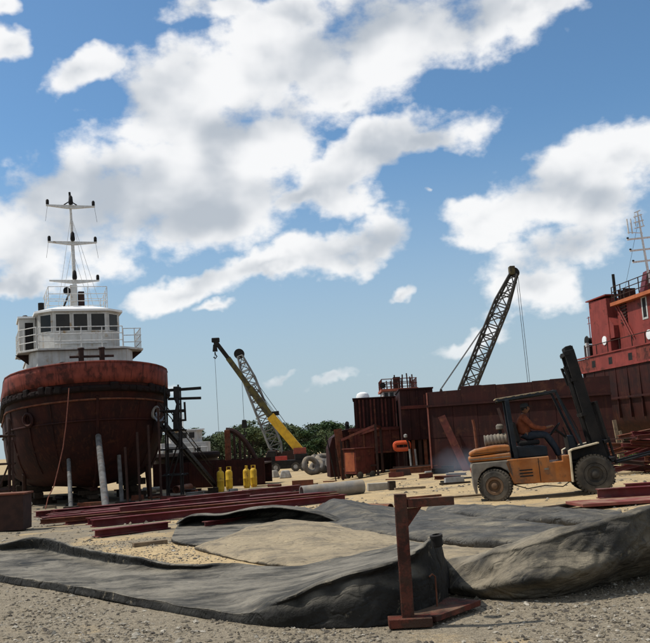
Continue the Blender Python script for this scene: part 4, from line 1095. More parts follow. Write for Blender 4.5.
def build_cranes():
    # right: lattice boom crane standing behind the barge
    D = 86.0; b = on(462, D)
    t = thing('crawler_crane', 'dark lattice boom crane rising behind the big red barge', 'crane', b, R(20))
    crawler(t, brown_dk, black_m, 1.0)
    foot = W(458, 412, D); tip = W(514, 274, D)
    s, u = lattice(t, foot, tip, .5, 1.35, .65, 13, dark_lat, .075, (.35, 1, 0))
    MB().lathe([(.5, -.25), (.5, .25)], tip + Vector((.05, 0, .15)), (.35, 1, 0), 16).build('sheave', black_m, t, world=True)
    MB().box(tip + Vector((-.2, 0, .35)), (.55, .8, .9)).build('boom_head', mat('head_grimy', (.09, .07, .03), (.03, .028, .025), 2, .7), t, world=True, bevel=.06)
    for off in (-.5, .5):
        MB().tube([W(512, 282, D) + Vector((0, off, 0)), W(494, 318, D) + Vector((-.3, off, .2)), W(441, 389, D) + Vector((0, off, 0))], .035, 5).build('pendant', cable_m, t, world=True)
    MB().tube([W(441, 389, D), W(452, 422, D)], .09, 6).build('gantry_leg', dark_lat, t, world=True)
    MB().tube([W(441, 389, D), W(430, 425, D)], .09, 6).build('gantry_leg', dark_lat, t, world=True)
    for px0, px1 in ((516, 528), (518, 530)):
        MB().tube([W(px0, 276, D), W(px1, 384, D)], .025, 5).build('hoist_line', cable_m, t, world=True)
    hook_block(t, W(529, 388, D), .9, black_m)
    # left: lattice crane far behind
    D = 124.0; b = on(280, D)
    t = thing('crawler_crane', 'grey lattice boom crane behind the yellow telescopic crane', 'crane', b, R(170))
    crawler(t, brown_dk, black_m, .9)
    foot = W(281, 460, D); tip = W(240, 356, D)
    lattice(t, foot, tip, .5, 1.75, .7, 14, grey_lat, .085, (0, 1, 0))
    MB().lathe([(.75, -.3), (.75, .3)], tip + Vector((-.1, 0, .3)), (0, 1, 0), 16).build('sheave', black_m, t, world=True)
    MB().tube([tip, W(252, 376, D), W(292, 432, D)], .04, 5).build('pendant', cable_m, t, world=True)
    MB().tube([W(241, 360, D), W(244, 422, D)], .03, 5).build('hoist_line', cable_m, t, world=True)
    hook_block(t, W(244.3, 424, D), 1.5, black_m)
    # left: truck crane with yellow telescopic boom
    D = 104.0; b = on(288, D)
    t = thing('truck_crane', 'truck crane with long yellow telescopic boom raised to the left', 'crane', b, R(184))
    kx = D / FPX
    MB().box((0, 0, 1.05), (4.6, 2.3, .55)).build('chassis', black_m, t, bevel=.05)
    for x in (-1.7, -.75, 1.6):
        for sy in (-1, 1):
            w_ = MB().lathe([(.5, -.16), (.55, -.1), (.55, .1), (.5, .16)], (x, sy * 1.0, .54), (0, 1, 0), 20).build('wheel', tyre_m, t, smooth=True)
            MB().lathe([(.26, -.17), (.26, .17)], (x, sy * 1.0, .54), (0, 1, 0), 14).build('rim', grey_m, w_)
    cab = MB().prism([(1.5, -1.1, 1.33), (2.7, -1.1, 1.33), (2.7, -1.1, 1.9), (2.45, -1.1, 2.5), (1.5, -1.1, 2.5)], (0, 2.2, 0)).build('cab', black_m, t, bevel=.05)
    window_part(cab, (2.0, 1.1, 2.05), .7, .5, (0, 1, 0), m_frame=black_m, t=.04)
    MB().box((.9, 1.0, 1.6), (1.4, .5, .5)).build('red_locker', mat('locker_red', (.35, .05, .04), (.28, .04, .03), 3, .5), t, bevel=.03)
    MB().box((-1.5, 0, 1.65), (1.5, 2.0, .65)).build('engine_cover', black_m, t, bevel=.05)
    up = MB().box((-1.35, .0, 2.35), (1.5, 1.5, .75)).build('superstructure', mat('crane_red', (.25, .06, .04), (.18, .05, .035), 3, .6), t, bevel=.05)
    f0 = W(301, 452, D); e1 = W(270.5, 416, D); e2 = W(250, 388, D); e3 = W(228, 358, D); e4 = W(215, 341, D)
    MB().beam(f0, e1, .95, 1.05).build('boom_base', crane_y, t, world=True, bevel=.05)
    dk = mat('boom_grimy', (.10, .085, .03), (.045, .04, .03), 2, .7)
    MB().beam(e1, e2, .75, .82).build('boom_section', dk, t, world=True, bevel=.05)
    MB().beam(e2, e3, .55, .62).build('boom_section', dk, t, world=True, bevel=.05)
    MB().beam(e3, e4, .42, .50).build('boom_section', black_m, t, world=True, bevel=.05)
    MB().beam(W(297, 452, D), W(281, 434, D), .34, .34).build('lift_ram', black_m, t, world=True)
    MB().beam(W(270, 414, D), W(279, 413, D), .5, .5).build('boom_stop', black_m, t, world=True)
    MB().beam(e4 + Vector((-.4, 0, .1)), e4 + Vector((.55, 0, .1)), .5, .55).build('boom_head', black_m, t, world=True, bevel=.08)
    MB().tube([W(214, 342, D), W(215.5, 349, D)], .08, 6).build('hoist_line', cable_m, t, world=True)
    MB().tube([W(214.5, 351, D), W(219, 436, D)], .022, 5).build('hoist_line', cable_m, t, world=True)
    hook_block(t, W(215, 348, D), 1.1, black_m)
    for px in (0, 1):
        MB().tube([e2 + Vector((.4, 0, .5)), W(288 + px * 3, 434, D)], .03, 5).build('boom_cable', cable_m, t, world=True)
build_cranes()

# ---------------------------------------------------------------- trees beyond the yard
leaf_m = []
for i, (a, b_) in enumerate((((.030, .058, .022), (.062, .092, .034)), ((.050, .072, .030), (.095, .115, .048)), ((.034, .048, .026), (.066, .078, .040)))):
    leaf_m.append(mat('leaves_%s' % 'abc'[i], a, b_, .35, .8, bump=0, detail=3, spec=.15))
bark = mat('bark', (.07, .055, .04), (.05, .04, .03), 3, .9)
def make_tree(seed, h, m):
    rnd = random.Random(seed); rng = np.random.default_rng(seed)
    t = thing('tree', '', 'tree', (0, 0, 0))
    tr = MB(); lean = rnd.uniform(-.4, .4)
    tr.tube([(0, 0, -.2), (lean * .3, 0, h * .3), (lean, .1, h * .62)], [.26, .2, .1], 8)
    lobes = []
    for k in range(16):
        a = rnd.uniform(0, 6.28); rr = rnd.uniform(.2, 1) * h * .30; zz = h * rnd.uniform(.30, .9)
        lobes.append((lean + math.cos(a) * rr, math.sin(a) * rr, zz, h * rnd.uniform(.10, .18)))
        tr.tube([(lean * .6, 0, h * rnd.uniform(.25, .5)), lobes[-1][:3]], [.08, .03], 5)
    tr.build('trunk', bark, t, smooth=True)
    V = []; F = []; c = 0
    for (x, y, z, r) in lobes:
        for _ in range(150):
            d = rng.normal(size=3); d /= np.linalg.norm(d); p = np.array([x, y, z]) + d * r * rng.uniform(.5, 1.12) * np.array([1.2, 1.2, .85])
            s = rng.uniform(.14, .34); a = rng.normal(size=3); a /= np.linalg.norm(a); b2 = np.cross(a, d + rng.normal(size=3) * .6); b2 /= np.linalg.norm(b2) + 1e-6
            V += [tuple(p - a * s), tuple(p + b2 * s * .6), tuple(p + a * s), tuple(p - b2 * s * .6)]; F.append((c, c + 1, c + 2, c + 3)); c += 4
    mb = MB(); mb.v = V; mb.f = F
    me = mb.mesh('crown'); me.materials.append(m); o = bpy.data.objects.new('crown', me); COL.objects.link(o); o.parent = t
    return t
protos = [make_tree(21 + i, 9.0 + (i % 3) * .6, leaf_m[i % 3]) for i in range(5)]
rnd = random.Random(5); used = set(); idx = 0
spots = []
for row, (D, step) in enumerate(((205, 17), (222, 15), (240, 16))):
    px = 120 + row * 6
    while px < (660 if row == 0 else 430):
        spots.append((px + rnd.uniform(-4, 4), D + rnd.uniform(-6, 6))); px += step
for i, (px, D) in enumerate(spots):
    k = rnd.randrange(5); b = on(px, D)
    t = protos[k] if k not in used else copy_tree(protos[k]); used.add(k)
    t.location = b; s = rnd.uniform(.88, 1.12) * (1.04 if D > 215 else .92); s *= rnd.choice((.62, .78, .9, 1.02, 1.16)); t.scale = (s * 1.15, s * 1.15, s * (.84 if px < 300 else .76)); t.rotation_euler = (0, 0, rnd.uniform(0, 6.28))
    tag(t, 'leafy green tree in the far tree line beyond the yard', 'tree', 'trees of the far tree line')
for k in range(5):
    if k not in used: protos[k].location = on(240 + k * 9, 215); tag(protos[k], 'leafy green tree in the far tree line beyond the yard', 'tree', 'trees of the far tree line')
def undergrowth():
    rng = np.random.default_rng(8); V = []; F = []; c = 0
    for _ in range(9000):
        px = rng.uniform(40, 640); D = rng.uniform(197, 212); b = on(px, D)
        p = np.array([b.x, b.y, b.z + abs(rng.normal()) * 1.4 + .1]); a = rng.normal(size=3); a /= np.linalg.norm(a); d = rng.normal(size=3); b2 = np.cross(a, d); b2 /= np.linalg.norm(b2); s = rng.uniform(.3, .6)
        V += [tuple(p - a * s), tuple(p + b2 * s * .6), tuple(p + a * s), tuple(p - b2 * s * .6)]; F.append((c, c + 1, c + 2, c + 3)); c += 4
    mb = MB(); mb.v = V; mb.f = F; me = mb.mesh('undergrowth'); me.materials.append(leaf_m[2]); o = bpy.data.objects.new('undergrowth', me); COL.objects.link(o)
    tag(o, 'dense green undergrowth along the foot of the far trees', 'undergrowth', kind='stuff')
undergrowth()

# ---------------------------------------------------------------- heap of old tyres
def big_tyre(p, Rr, r, axis, label):
    t = thing('old_tyre', label, 'tyre', (p.x, p.y, gz(p.x, p.y)), 0, 'old tyres heaped before the trees')
    MB().torus(p, Rr, r, axis, 26, 10).build('carcass', tyre_old, t, smooth=True, world=True)
TY = [((311, 468.5), 72, .62, .22, (.55, -.75, .35), 'grey tyre leaning with its hole facing out, left of the heap'), ((317, 470), 73, .5, .2, (-.3, -.7, .6), 'grey tyre just right of the leftmost one in the heap'),
      ((324, 467), 74, .7, .26, (.2, -.4, .9), 'big grey tyre lying in the middle of the heap'), ((326, 459), 75, .72, .27, (.1, -.3, .95), 'dark tyre on top of the heap'), ((333, 468), 73, .6, .22, (-.6, -.7, .3), 'grey tyre leaning at the right of the heap'), ((319, 461), 76, .6, .24, (.5, -.3, .8), 'tyre propped behind the heap')]
for (px, D, Rr, r, ax, lb) in [(a[0], a[1], a[2], a[3], a[4], a[5]) for a in TY]:
    q = W(px[0], px[1], D); a = Vector(ax).normalized(); drop = Rr * math.sqrt(max(0, 1 - a.z ** 2)) + r * .9
    q.z = max(q.z, gz(q.x, q.y) + drop)
    big_tyre(q, Rr, r, a, lb)
for k, (px, D) in enumerate(((284, 70), (272, 74), (262, 76))):
    p = on(px, D); o = MB().box((0, 0, .3), (1.0, .8, .6), taper=.6).build('rubble_block', (grey_m, conc, rust_m)[k], None, bevel=.08); o.location = p; o.rotation_euler = (0, 0, k); tag(o, ('grey rubble lump left of the truck crane', 'pale rubble lump farther left of the truck crane', 'rusty rubble lump next to the hull section')[k], 'rubble')

# ---------------------------------------------------------------- compressor box and its frame
def build_compressor():
    p = G(359, 478); D = p.y; k = D / FPX
    t = thing('compressor_box', 'rusty red compressor box on wheels before the deckhouse block', 'compressor', p, R(38))
    h0, h1 = .22, 1.42
    MB().bb(-.52, .72, -.46, .46, h0, h1).build('housing', block_red, t, bevel=.02)
    for s in (-.25, .1, .45): MB().bb(s - .012, s + .012, -.475, -.461, h0 + .06, h1 - .06).build('panel_seam', block_red, t)
    MB().bb(-.535, -.521, -.36, .36, h0 + .12, h1 - .15).build('door', mat('box_sunlit_orange', (.28, .085, .035), (.22, .06, .03), 3, .7, rust=RUST, rust_amt=.3), t, bevel=.004)  # left face panel, sunlight put into its brighter orange colour
    MB().bb(-.6, .8, -.5, .5, h1 + .002, h1 + .06).build('lid', block_red, t, bevel=.01)
    for x in (-.3, .5):
        for y in (-.47, .47):
            MB().lathe([(.14, -.06), (.17, -.04), (.17, .04), (.14, .06)], (x, y, .16), (0, 1, 0), 16).build('wheel', tyre_m, t, smooth=True)
    t2 = thing('pipe_gantry', 'thin rusty steel frame standing round the compressor box', 'frame', on(359, D - .2))
    c = [on(341, D + .9), on(376, D - .3), on(381, D + 1.6), on(347, D + 2.6)]
    hs = (2.05, 2.5, 2.4, 2.1)
    tops = []
    for q, h in zip(c, hs):
        MB().beam(q - Vector((0, 0, .01)), q + Vector((0, 0, h)), .11, .11).build('post', brown_dk, t2, world=True); tops.append(q + Vector((0, 0, h - .06)))
    for a, b_ in zip(tops, tops[1:] + tops[:1]): MB().beam(a, b_, .1, .12).build('top_rail', block_red, t2, world=True)
    MB().beam(c[0] + Vector((0, 0, .55)), c[1] + Vector((0, 0, .5)), .08, .08).build('low_rail', brown_dk, t2, world=True)
    # rusty cowl on the left
    q = on(346, D + 6); t3 = thing('ventilator_cowl', 'rusty red rounded cowl housing left of the deckhouse block', 'cowl', q, R(8))
    pr = [(-1.0, 0, 0), (1.3, 0, 0), (1.3, 0, 2.55), (.6, 0, 2.72), (-.2, 0, 2.6), (-.8, 0, 2.2), (-1.0, 0, 1.6)]
    MB().prism(pr, (0, 1.4, 0)).build('housing', barge_red, t3, bevel=.03)
    MB().tube([(.2, .6, 2.6), (.2, .6, 2.95), (.2, .5, 3.0)], .12, 8).build('vent', black_m, t3)
    for x in (-.6, 0, .6): MB().bb(x - .03, x + .03, -.05, -.002, .2, 2.0).build('stiffener', rust_m, t3)
    # loose uprights, pipes and plates standing about the block
    rn = random.Random(15)
    for i in range(16):
        px = 332 + i * 6.1 + rn.uniform(-2, 2); q = on(px, D + rn.uniform(2.0, 5.5)); h = rn.uniform(.9, 2.9) if px < 392 else rn.uniform(.6, 1.5); w_ = rn.uniform(.06, .2)
        u = thing('steel_upright', 'rusty steel upright leaning in the jumble before the deckhouse block', 'steel upright', q, rn.uniform(-.5, .5), 'uprights before the deckhouse block')
        e = Vector((rn.uniform(-.35, .35) * h * .5, .1, h))
        if i % 3 == 0: MB().tube([(0, 0, -.02), e], w_ * .4, 8).build('pipe', rn.choice((rust_m, brown_dk, black_m)), u, smooth=True)
        elif i % 3 == 1: MB().channel((0, 0, -.02), e + Vector((0, .02, 0)), w_, w_, .015).build('section', rn.choice((block_red, brown_dk, rust_m)), u)
        else:
            MB().beam((0, 0, -.02), e, w_ * 2.4, .03, (0, -1, .1)).build('plate', rn.choice((block_red, barge_red, rust_m)), u)
            MB().beam((w_ * .5, .05, 0), e * .7 + Vector((w_, .4, 0)), .05, .05).build('stay_bar', brown_dk, u)
    # hoses
    for i, (a, b_) in enumerate((((336, 476), (346, 472)), ((334, 470), (342, 476)))):
        pa, pb = G(*a), G(*b_)
        o = MB().tube([pa - pa + Vector((0, 0, .04)), (pb - pa) * .3 + Vector((.1, .4, .05)), (pb - pa) * .7 + Vector((-.2, .3, .05)), (pb - pa) + Vector((0, 0, .3))], .05, 8).build('hose', grey_m, None, smooth=True); o.location = pa
        tag(o, ('pale hose trailing from the compressor box to the left', 'second pale hose beside the compressor frame')[i], 'hose')
build_compressor()

# ---------------------------------------------------------------- deckhouse block and the small tug behind
def build_block():
    D = 46.0; b = on(392, D); k = D / FPX
    t = thing('deckhouse_block', 'corrugated dark red deckhouse block left of the big barge', 'ship block', b, R(-2))
    hor = 441 - .0524 * (392 - 325)
    def z(py): return (hor - py) * k + EYE - b.z
    def x(px): return (px - 392) * k
    # upper corrugated bulkhead
    xa, xb = x(356), x(397); za, zb = z(427), z(398)
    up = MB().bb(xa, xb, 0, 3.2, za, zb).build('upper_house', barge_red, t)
    n = 11
    for i in range(n):
        xx = xa + (xb - xa) * (i + .5) / n
        MB().bb(xx - .045, xx + .045, -.09, -.001, za + .02, zb - .04).build('stiffener', block_red if i % 3 else barge_red, up)
    MB().bb(xa - .06, xb + .03, -.14, 3.2, zb + .001, zb + .06).build('coaming', barge_red, up)
    MB().lathe([(.36, 0), (.36, .12), (.30, .26), (.12, .34)], (x(365.5), .8, zb + .06), n=18).build('dome', white_clean, up, smooth=True)
    # lower storey
    zc = z(452)
    lo = MB().bb(x(350), x(399), -.5, 3.4, zc, za - .002).build('lower_house', block_red, t)
    for i, px in enumerate((356, 364, 373, 381, 390)):
        MB().bb(x(px) - .04, x(px) + .04, -.57, -.501, zc + .03, za - .05).build('stiffener', rust_m if i % 2 else block_red, lo)
    MB().bb(x(350) - .05, x(399), -.6, -.502, za - .16, za - .06).build('string_course', block_red, lo)
    MB().bb(x(350), x(399), -.58, -.502, zc + .0, zc + .1).build('bottom_flange', block_red, lo)
    for px in (352, 372, 396):
        MB().bb(x(px) - .08, x(px) + .08, -.3, -.1, 0, zc - .002).build('leg', brown_dk, t)
    MB().bb(x(351), x(399), 2.0, 2.1, 0, zc).build('back_bulkhead', brown_dk, t)
    # box that stands forward at the right
    x0, x1 = x(400), x(431); zt = z(394); zm = z(441)
    bx = MB().bb(x0, x1, -2.6, 2.2, zm, zt).build('forward_house', barge_red, t)
    for px, w_ in ((408, .05), (416, .05), (424, .05)): MB().bb(x(px) - .03, x(px) + .03, -2.66, -2.601, zm + .02, zt - .06).build('stiffener', barge_red, bx)
    MB().bb(x0 - .05, x1 + .04, -2.7, 2.2, zt + .001, zt + .07).build('coaming', barge_red, bx)
    MB().bb(x0 + .02, x1 - .02, -2.68, -2.602, z(412), z(409)).build('string_course', block_red, bx)
    window_part(bx, (x(426), -2.6, z(405)), .3, .5, (0, -1, 0), name='hatch', m_glass=rust_m, m_frame=block_red)
    for i, px in enumerate((402, 410, 416, 421, 426, 430.5)):
        MB().bb(x(px) - .08, x(px) + .08, -2.5, -2.3, 0.25, zm - .002).build('column', rust_m if i % 2 else brown_dk, t)
    MB().bb(x0, x1, 1.4, 1.5, 0, zm).build('back_bulkhead', brown_dk, t)
    # floor of stacked girders
    for i in range(3):
        p = on(394 - i * 3, D - 3.4 - .9 * i); q = on(436, D - 4.2 - .9 * i)
        o = MB().channel(p - p + Vector((0, 0, .14)), q - p + Vector((0, 0, .14 + (p.z - q.z) * 0)), .2, .28, .03).build('steel_girder', (brown_dk, black_m, rust_m)[i], None); o.location = (p.x, p.y, min(p.z, q.z) + .02 * 0)
        tag(o, ('dark girder lying under the deckhouse block, farthest back', 'middle dark girder lying before the deckhouse block', 'rusty girder lying nearest before the deckhouse block')[i], 'girder', 'girders before the deckhouse block')
    # orange buoyant float with a slot through it
    p = on(402, D - 3.1); f = thing('buoyant_float', 'orange rectangular life float hung before the dark red block', 'life float', p)
    c = W(402, 446, D - 3.0)
    pts = []
    for i in range(28):
        a = 2 * math.pi * i / 28; ca, sa = math.cos(a), math.sin(a)
        pts.append(c + Vector((math.copysign(abs(ca) ** .5, ca) * .36, 0, math.copysign(abs(sa) ** .5, sa) * .17)))
    MB().tube(pts + [pts[0], pts[1]], .10, 8).build('ring', float_or, f, world=True, smooth=True)
    for dx in (-.2, .2): MB().tube([Vector((c.x + dx, c.y + .05, p.z)), Vector((c.x + dx, c.y + .05, c.z - .15))], .035, 6).build('support', brown_dk, f, world=True)
    # rail beside it
    q = on(409, D - 3.3); rr = thing('pipe_rail', 'pale bent pipe rail beside the orange life float', 'rail', q)
    for px in (409.5, 415): MB().tube([on(px, D - 3.3), W(px, 449, D - 3.3)], .05, 8).build('post', grey_m, rr, world=True)
    MB().tube([W(409.5, 449, D - 3.3), W(408, 442, D - 3.3), W(405.5, 437, D - 3.3)], .05, 8).build('bend', brown_dk, rr, world=True, smooth=True)
    MB().lathe([(.02, -.1), (.09, -.06), (.09, .06), (.02, .1)], W(405.5, 436, D - 3.3), n=12).build('lamp', grey_m, rr, world=True)
build_block()

def build_small_tug():
    D = 62.0; b = on(402, D); k = D / FPX; hor = 441 - .0524 * (402 - 325)
    def z(py): return (hor - py) * k + EYE - b.z
    def x(px): return (px - 402) * k
    t = thing('small_tugboat', 'wheelhouse top of a red vessel with crowded roof rails behind the deckhouse block', 'boat', b)
    rows = []
    for zz, f in ((.4, .5), (1.2, .85), (2.6, 1.0), (3.6, 1.02)):
        rows.append([(sx * 2.2 * f * (1 - (1 - min(1, q * 2.5)) ** 2) ** .6, -4 + 12 * q, zz) for sx, q in [(-1, 1), (-1, .6), (-1, .3), (-1, .12), (-1, .03), (0, 0), (1, .03), (1, .12), (1, .3), (1, .6), (1, 1)]])
    MB().grid(rows).build('hull', barge_red, t, smooth=True)
    MB().bb(-.2, .2, -2, 7.5, -.02, .5).build('keel_blocks', wood_dk, t)
    MB().bb(-1.9, 1.9, -1, 6, 3.4, z(397)).build('deckhouse', block_red, t)
    wh = MB().bb(x(386), x(420), 0, 3.5, z(398), z(391.5)).build('wheelhouse', white_paint, t)
    for i in range(6): window_part(wh, (x(389 + i * 5.6), 0, z(394.6)), .28, .3, (0, -1, 0), t=.03, m_frame=white_paint)
    MB().bb(x(384), x(421), -.3, 3.8, z(391.4), z(389)).build('roof', mat('roof_orange_red', (.40, .12, .06), (.3, .08, .05), 3, .6), t)
    railing(t, [(x(385), -.2, z(389)), (x(420), -.2, z(389)), (x(420), 3.6, z(389)), (x(385), 3.6, z(389))], .7, block_red, 18, 2, .03, 'roof_railing', closed=True)
    rnd = random.Random(4)
    for i, px in enumerate((391, 395, 399, 400.5, 403, 407, 412, 414.5, 417)):
        h = rnd.uniform(.5, 1.1) * (1.15 if px in (400.5, 412) else 1); MB().tube([(x(px), 1.0 + rnd.uniform(-.4, .4), z(389)), (x(px) + rnd.uniform(-.05, .05), 1, z(389) + h)], .05, 6).build('antenna', brown_dk, t)
    MB().box((x(401.5), 1.2, z(389) + .45), (.5, .5, .9)).build('mast_base', brown_dk, t)
    MB().lathe([(.05, -.1), (.2, -.06), (.22, .14), (.04, .16)], (x(386), -.1, z(389) + .25), (0, -1, 0), 12).build('searchlight', black_m, t)
build_small_tug()

# ---------------------------------------------------------------- the big barge
def build_barge():
    A = on(430, 40.0); B = on(614, 36.2)
    d = (B - A); L = Vector((d.x, d.y, 0)).length; rz = math.atan2(d.y, d.x)
    A.z = min(A.z, B.z)
    t = thing('barge', 'big brown red steel barge block behind the orange forklift', 'barge', A, rz)
    H = 3.72
    sk = lambda y: y * math.tan(math.atan2(B.x, B.y) + rz) * 1.25
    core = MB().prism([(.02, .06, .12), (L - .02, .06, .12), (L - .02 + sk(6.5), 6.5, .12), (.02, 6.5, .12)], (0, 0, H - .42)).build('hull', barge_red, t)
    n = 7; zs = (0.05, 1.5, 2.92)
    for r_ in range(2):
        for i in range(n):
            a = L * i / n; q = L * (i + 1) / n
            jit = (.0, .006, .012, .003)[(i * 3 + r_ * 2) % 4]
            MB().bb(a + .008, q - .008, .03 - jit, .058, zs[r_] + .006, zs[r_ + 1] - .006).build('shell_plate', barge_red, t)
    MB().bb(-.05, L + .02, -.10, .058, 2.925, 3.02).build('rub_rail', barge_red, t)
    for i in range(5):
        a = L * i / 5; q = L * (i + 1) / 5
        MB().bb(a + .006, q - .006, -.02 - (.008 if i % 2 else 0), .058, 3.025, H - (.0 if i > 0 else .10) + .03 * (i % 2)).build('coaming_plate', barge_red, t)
    MB().prism([(0, .06, H - .29), (L, .06, H - .29), (L + sk(6.5), 6.5, H - .29), (0, 6.5, H - .29)], (0, 0, .09)).build('deck', brown_dk, t)
    MB().bb(-.045, .018, -.04, .5, .05, H - .12).build('corner_bar', mat('edge_pale_red', (.22, .08, .06), (.16, .055, .04), 3, .7), t)
    for i in range(4): MB().bb(L * (i + .5) / 4 - .3, L * (i + .5) / 4 + .3, .3, 6.5, -.03, .115).build('keel_block', wood_dk, t)
    for i, px in enumerate((1.4, 5.5)): MB().bb(px, px + .9, .8, 1.5, H - .199, H + .10).build('hatch', barge_red, t, bevel=.02)
    # leaning plank-like plate
    p0 = W(442, 416, 39.2); p1 = G(464, 467)
    p1 = on(464, 38.6); p0 = Vector((p0.x, 39.42, p0.z))
    lp = thing('leaning_plate', 'long orange red steel plate leaning against the barge side', 'steel plate', p1)
    MB().beam(p1 + Vector((0, 0, .0)), p0, .34, .03, (0, -1, .2)).build('plate', block_red, lp, world=True)
    for i, (pa, pb) in enumerate((((498, 405), (515, 455)),)):
        q1 = on(515, 37.3); q0 = W(498, 408, 38.2); t2 = thing('leaning_bar', 'thin dark bar leaning against the barge behind the forklift', 'steel bar', q1)
        MB().beam(q1, q0, .12, .05, (0, -1, .2)).build('bar', brown_dk, t2, world=True)
build_barge()

# ---------------------------------------------------------------- the ship at the right edge
def build_ship():
    P0 = on(584, 60.0)
    ax = Vector((.15, -.99, 0)).normalized(); rz = math.atan2(ax.y, ax.x)
    t = thing('ship', 'red ship with funnel, deckhouse and white mast at the right edge', 'ship', P0, rz)
    # local x runs along the ship towards the camera, local y inboard
    Hs = 6.55
    rows = []
    for zz, o_ in ((1.2, 1.6), (1.6, .6), (2.3, .18), (4.0, .04), (Hs - .9, 0)):
        rows.append([(xx, o_ + .35 * max(0, (1.2 - xx)) ** 1.5 * .6, zz) for xx in (0, .3, .7, 1.2, 3, 6, 9, 12, 16, 22)])
    MB().grid(rows).build('hull', hull_red, t, smooth=True)
    MB().bb(.3, 22, 1.7, 8, 1.2, Hs - .95).build('hull_body', hull_red, t)
    for i in range(8):
        a = .02 + i * 2.75; MB().bb(a + .01, a + 2.74, -.03, .03, Hs - .9, Hs - .02 + .02 * (i % 2)).build('bulwark_plate', ship_red if i % 3 else bulwark_red, t)
    MB().bb(0, 22, -.10, .10, Hs + .025, Hs + .11).build('cap_rail', ship_red, t)
    MB().bb(0, 22, -.09, -.031, Hs - .98, Hs - .86).build('rub_rail', ship_red, t)
    MB().bb(-.02, 22, -.12, -.031, 3.6, 3.72).build('rub_rail', hull_red, t)
    MB().bb(0.1, 22, .05, 8, Hs - .94, Hs - .86).build('deck', brown_dk, t)
    for i, xx in enumerate((2.2, 4.6, 7.2, 9.8)):
        MB().bb(xx, xx + .5, -.035, -.031, Hs - .7, Hs - .25).build('freeing_port', black_m, t)
    for i in range(9):
        xx = .8 + i * 1.5; MB().bb(xx - .04, xx + .04, -.02, .15, 2.4, Hs - 1.0).build('frame_rib', hull_red, t)
    dz = Hs - .86
    # funnel casing
    fn = MB().prism([(1.25, .55, dz), (4.0, .55, dz), (3.9, .55, 10.3), (1.35, .55, 10.45)], (0, 1.0, 0)).build('funnel', ship_red, t, bevel=.03)
    MB().bb(1.1, 4.05, .45, 1.65, 10.46, 10.54).build('funnel_cap', ship_red, fn)
    MB().prism([(3.95, .6, 9.0), (4.5, .6, 8.4), (4.5, .6, 7.6), (3.95, .6, 7.6)], (0, .8, 0)).build('air_trunk', ship_red, fn)
    for zz in (9.0, 9.4): MB().bb(.75, 1.24, .6, .64, zz, zz + .03).build('bracket', ship_red, fn)
    MB().tube([(1.0, .62, 8.0), (1.0, .62, 9.5)], .03, 6).build('vent_pipe', ship_red, fn)
    MB().tube([(4.4, 1.0, 9.4), (4.35, 1.0, 11.8)], .10, 8).build('exhaust_pipe', black_m, t)
    # deckhouse
    zr = 9.65
    dh = MB().bb(4.52, 22, .95, 7, dz, zr).build('deckhouse', ship_red, t)
    MB().bb(4.4, 22, .55, 7.3, zr + .002, zr + .22).build('boat_deck', mat('deck_edge_orange', (.42, .13, .05), (.34, .10, .04), 2, .6), t)
    railing(t, [(4.6, .65, zr + .22), (22, .65, zr + .22)], 1.0, brown_dk, 16, 3, .03)
    for xx in (5.3, 6.0): MB().bb(xx, xx + .1, .7, 1.5, zr + .22, zr + .9).build('stowage', brown_dk, t)
    fm = dh
    window_part(dh, (8.0, .95, 9.0), .42, 1.2, (0, -1, 0), name='door', m_glass=black_m, m_frame=white_paint, t=.12)
    for xx, zz, pm in ((3.2, 7.55, 0), (8.2, 7.3, 1), (11.5, 7.4, 1)):
        y = .55 if xx < 4 else .95
        MB().lathe([(.20, 0), (.30, .0), (.30, .05), (.20, .06)], (xx, y, zz), (0, -1, 0), 20).build('porthole_rim', white_clean, t, smooth=True)
        MB().lathe([(.2, 0), (.2, .02)], (xx, y, zz), (0, -1, 0), 20).build('porthole_glass', glass_m, t)
    for i in range(7):                                           # louvre
        MB().bb(5.0, 5.8, .86, .949, 8.4 + i * .2, 8.5 + i * .2).build('louvre', brown_dk, dh)
    # ladder and pipes on the side
    MB().tube([(4.6, .85, 9.6), (6.2, .85, 7.4)], .05, 6).build('stair_rail', ship_red, t)
    MB().tube([(4.9, .85, 9.6), (6.5, .85, 7.4)], .05, 6).build('stair_rail', ship_red, t)
    railing(t, [(1.2, .1, Hs + .1), (22, .1, Hs + .1)], .7, brown_dk, 14, 1, .03, 'bulwark_rail')
    # winch and drums at the stern
    MB().lathe([(.32, 0), (.36, .05), (.22, .1), (.22, .7), (.36, .75), (.32, .8)], (.15, .7, 7.9), (0, 1, 0), 16).build('winch_drum', black_m, t, smooth=True)
    MB().bb(-.1, .45, .6, 1.6, dz, 7.6).build('winch_bed', brown_dk, t)
    MB().bb(.55, .75, .4, .6, dz, 7.7).build('post', white_paint, t)
    # hull blocks
    for xx in (2, 6, 10, 14): MB().bb(xx, xx + .5, 2.0, 6, -.03, 1.19).build('keel_block', wood_dk, t)
    # white mast, raked
    b0 = W(650, 283, 52.5); tip = W(637.5, 212, 52.5)
    def mp(s): return b0.lerp(tip, s)
    zb = t.location.z + zr + .22
    MB().prism([mp(.0) + Vector((-.55, 0, -.9)), mp(0) + Vector((.75, 0, -.9)), mp(.05) + Vector((.32, 0, .6)), mp(.05) + Vector((-.05, 0, .6))], (0, .8, 0)).build('mast_house', mat('mast_maroon', (.12, .03, .035), (.09, .025, .03), 3, .6), t, world=True)
    ms = MB().tube([mp(0), mp(.5), mp(1)], [.09, .07, .045], 8).build('mast', white_rail, t, world=True, smooth=True)
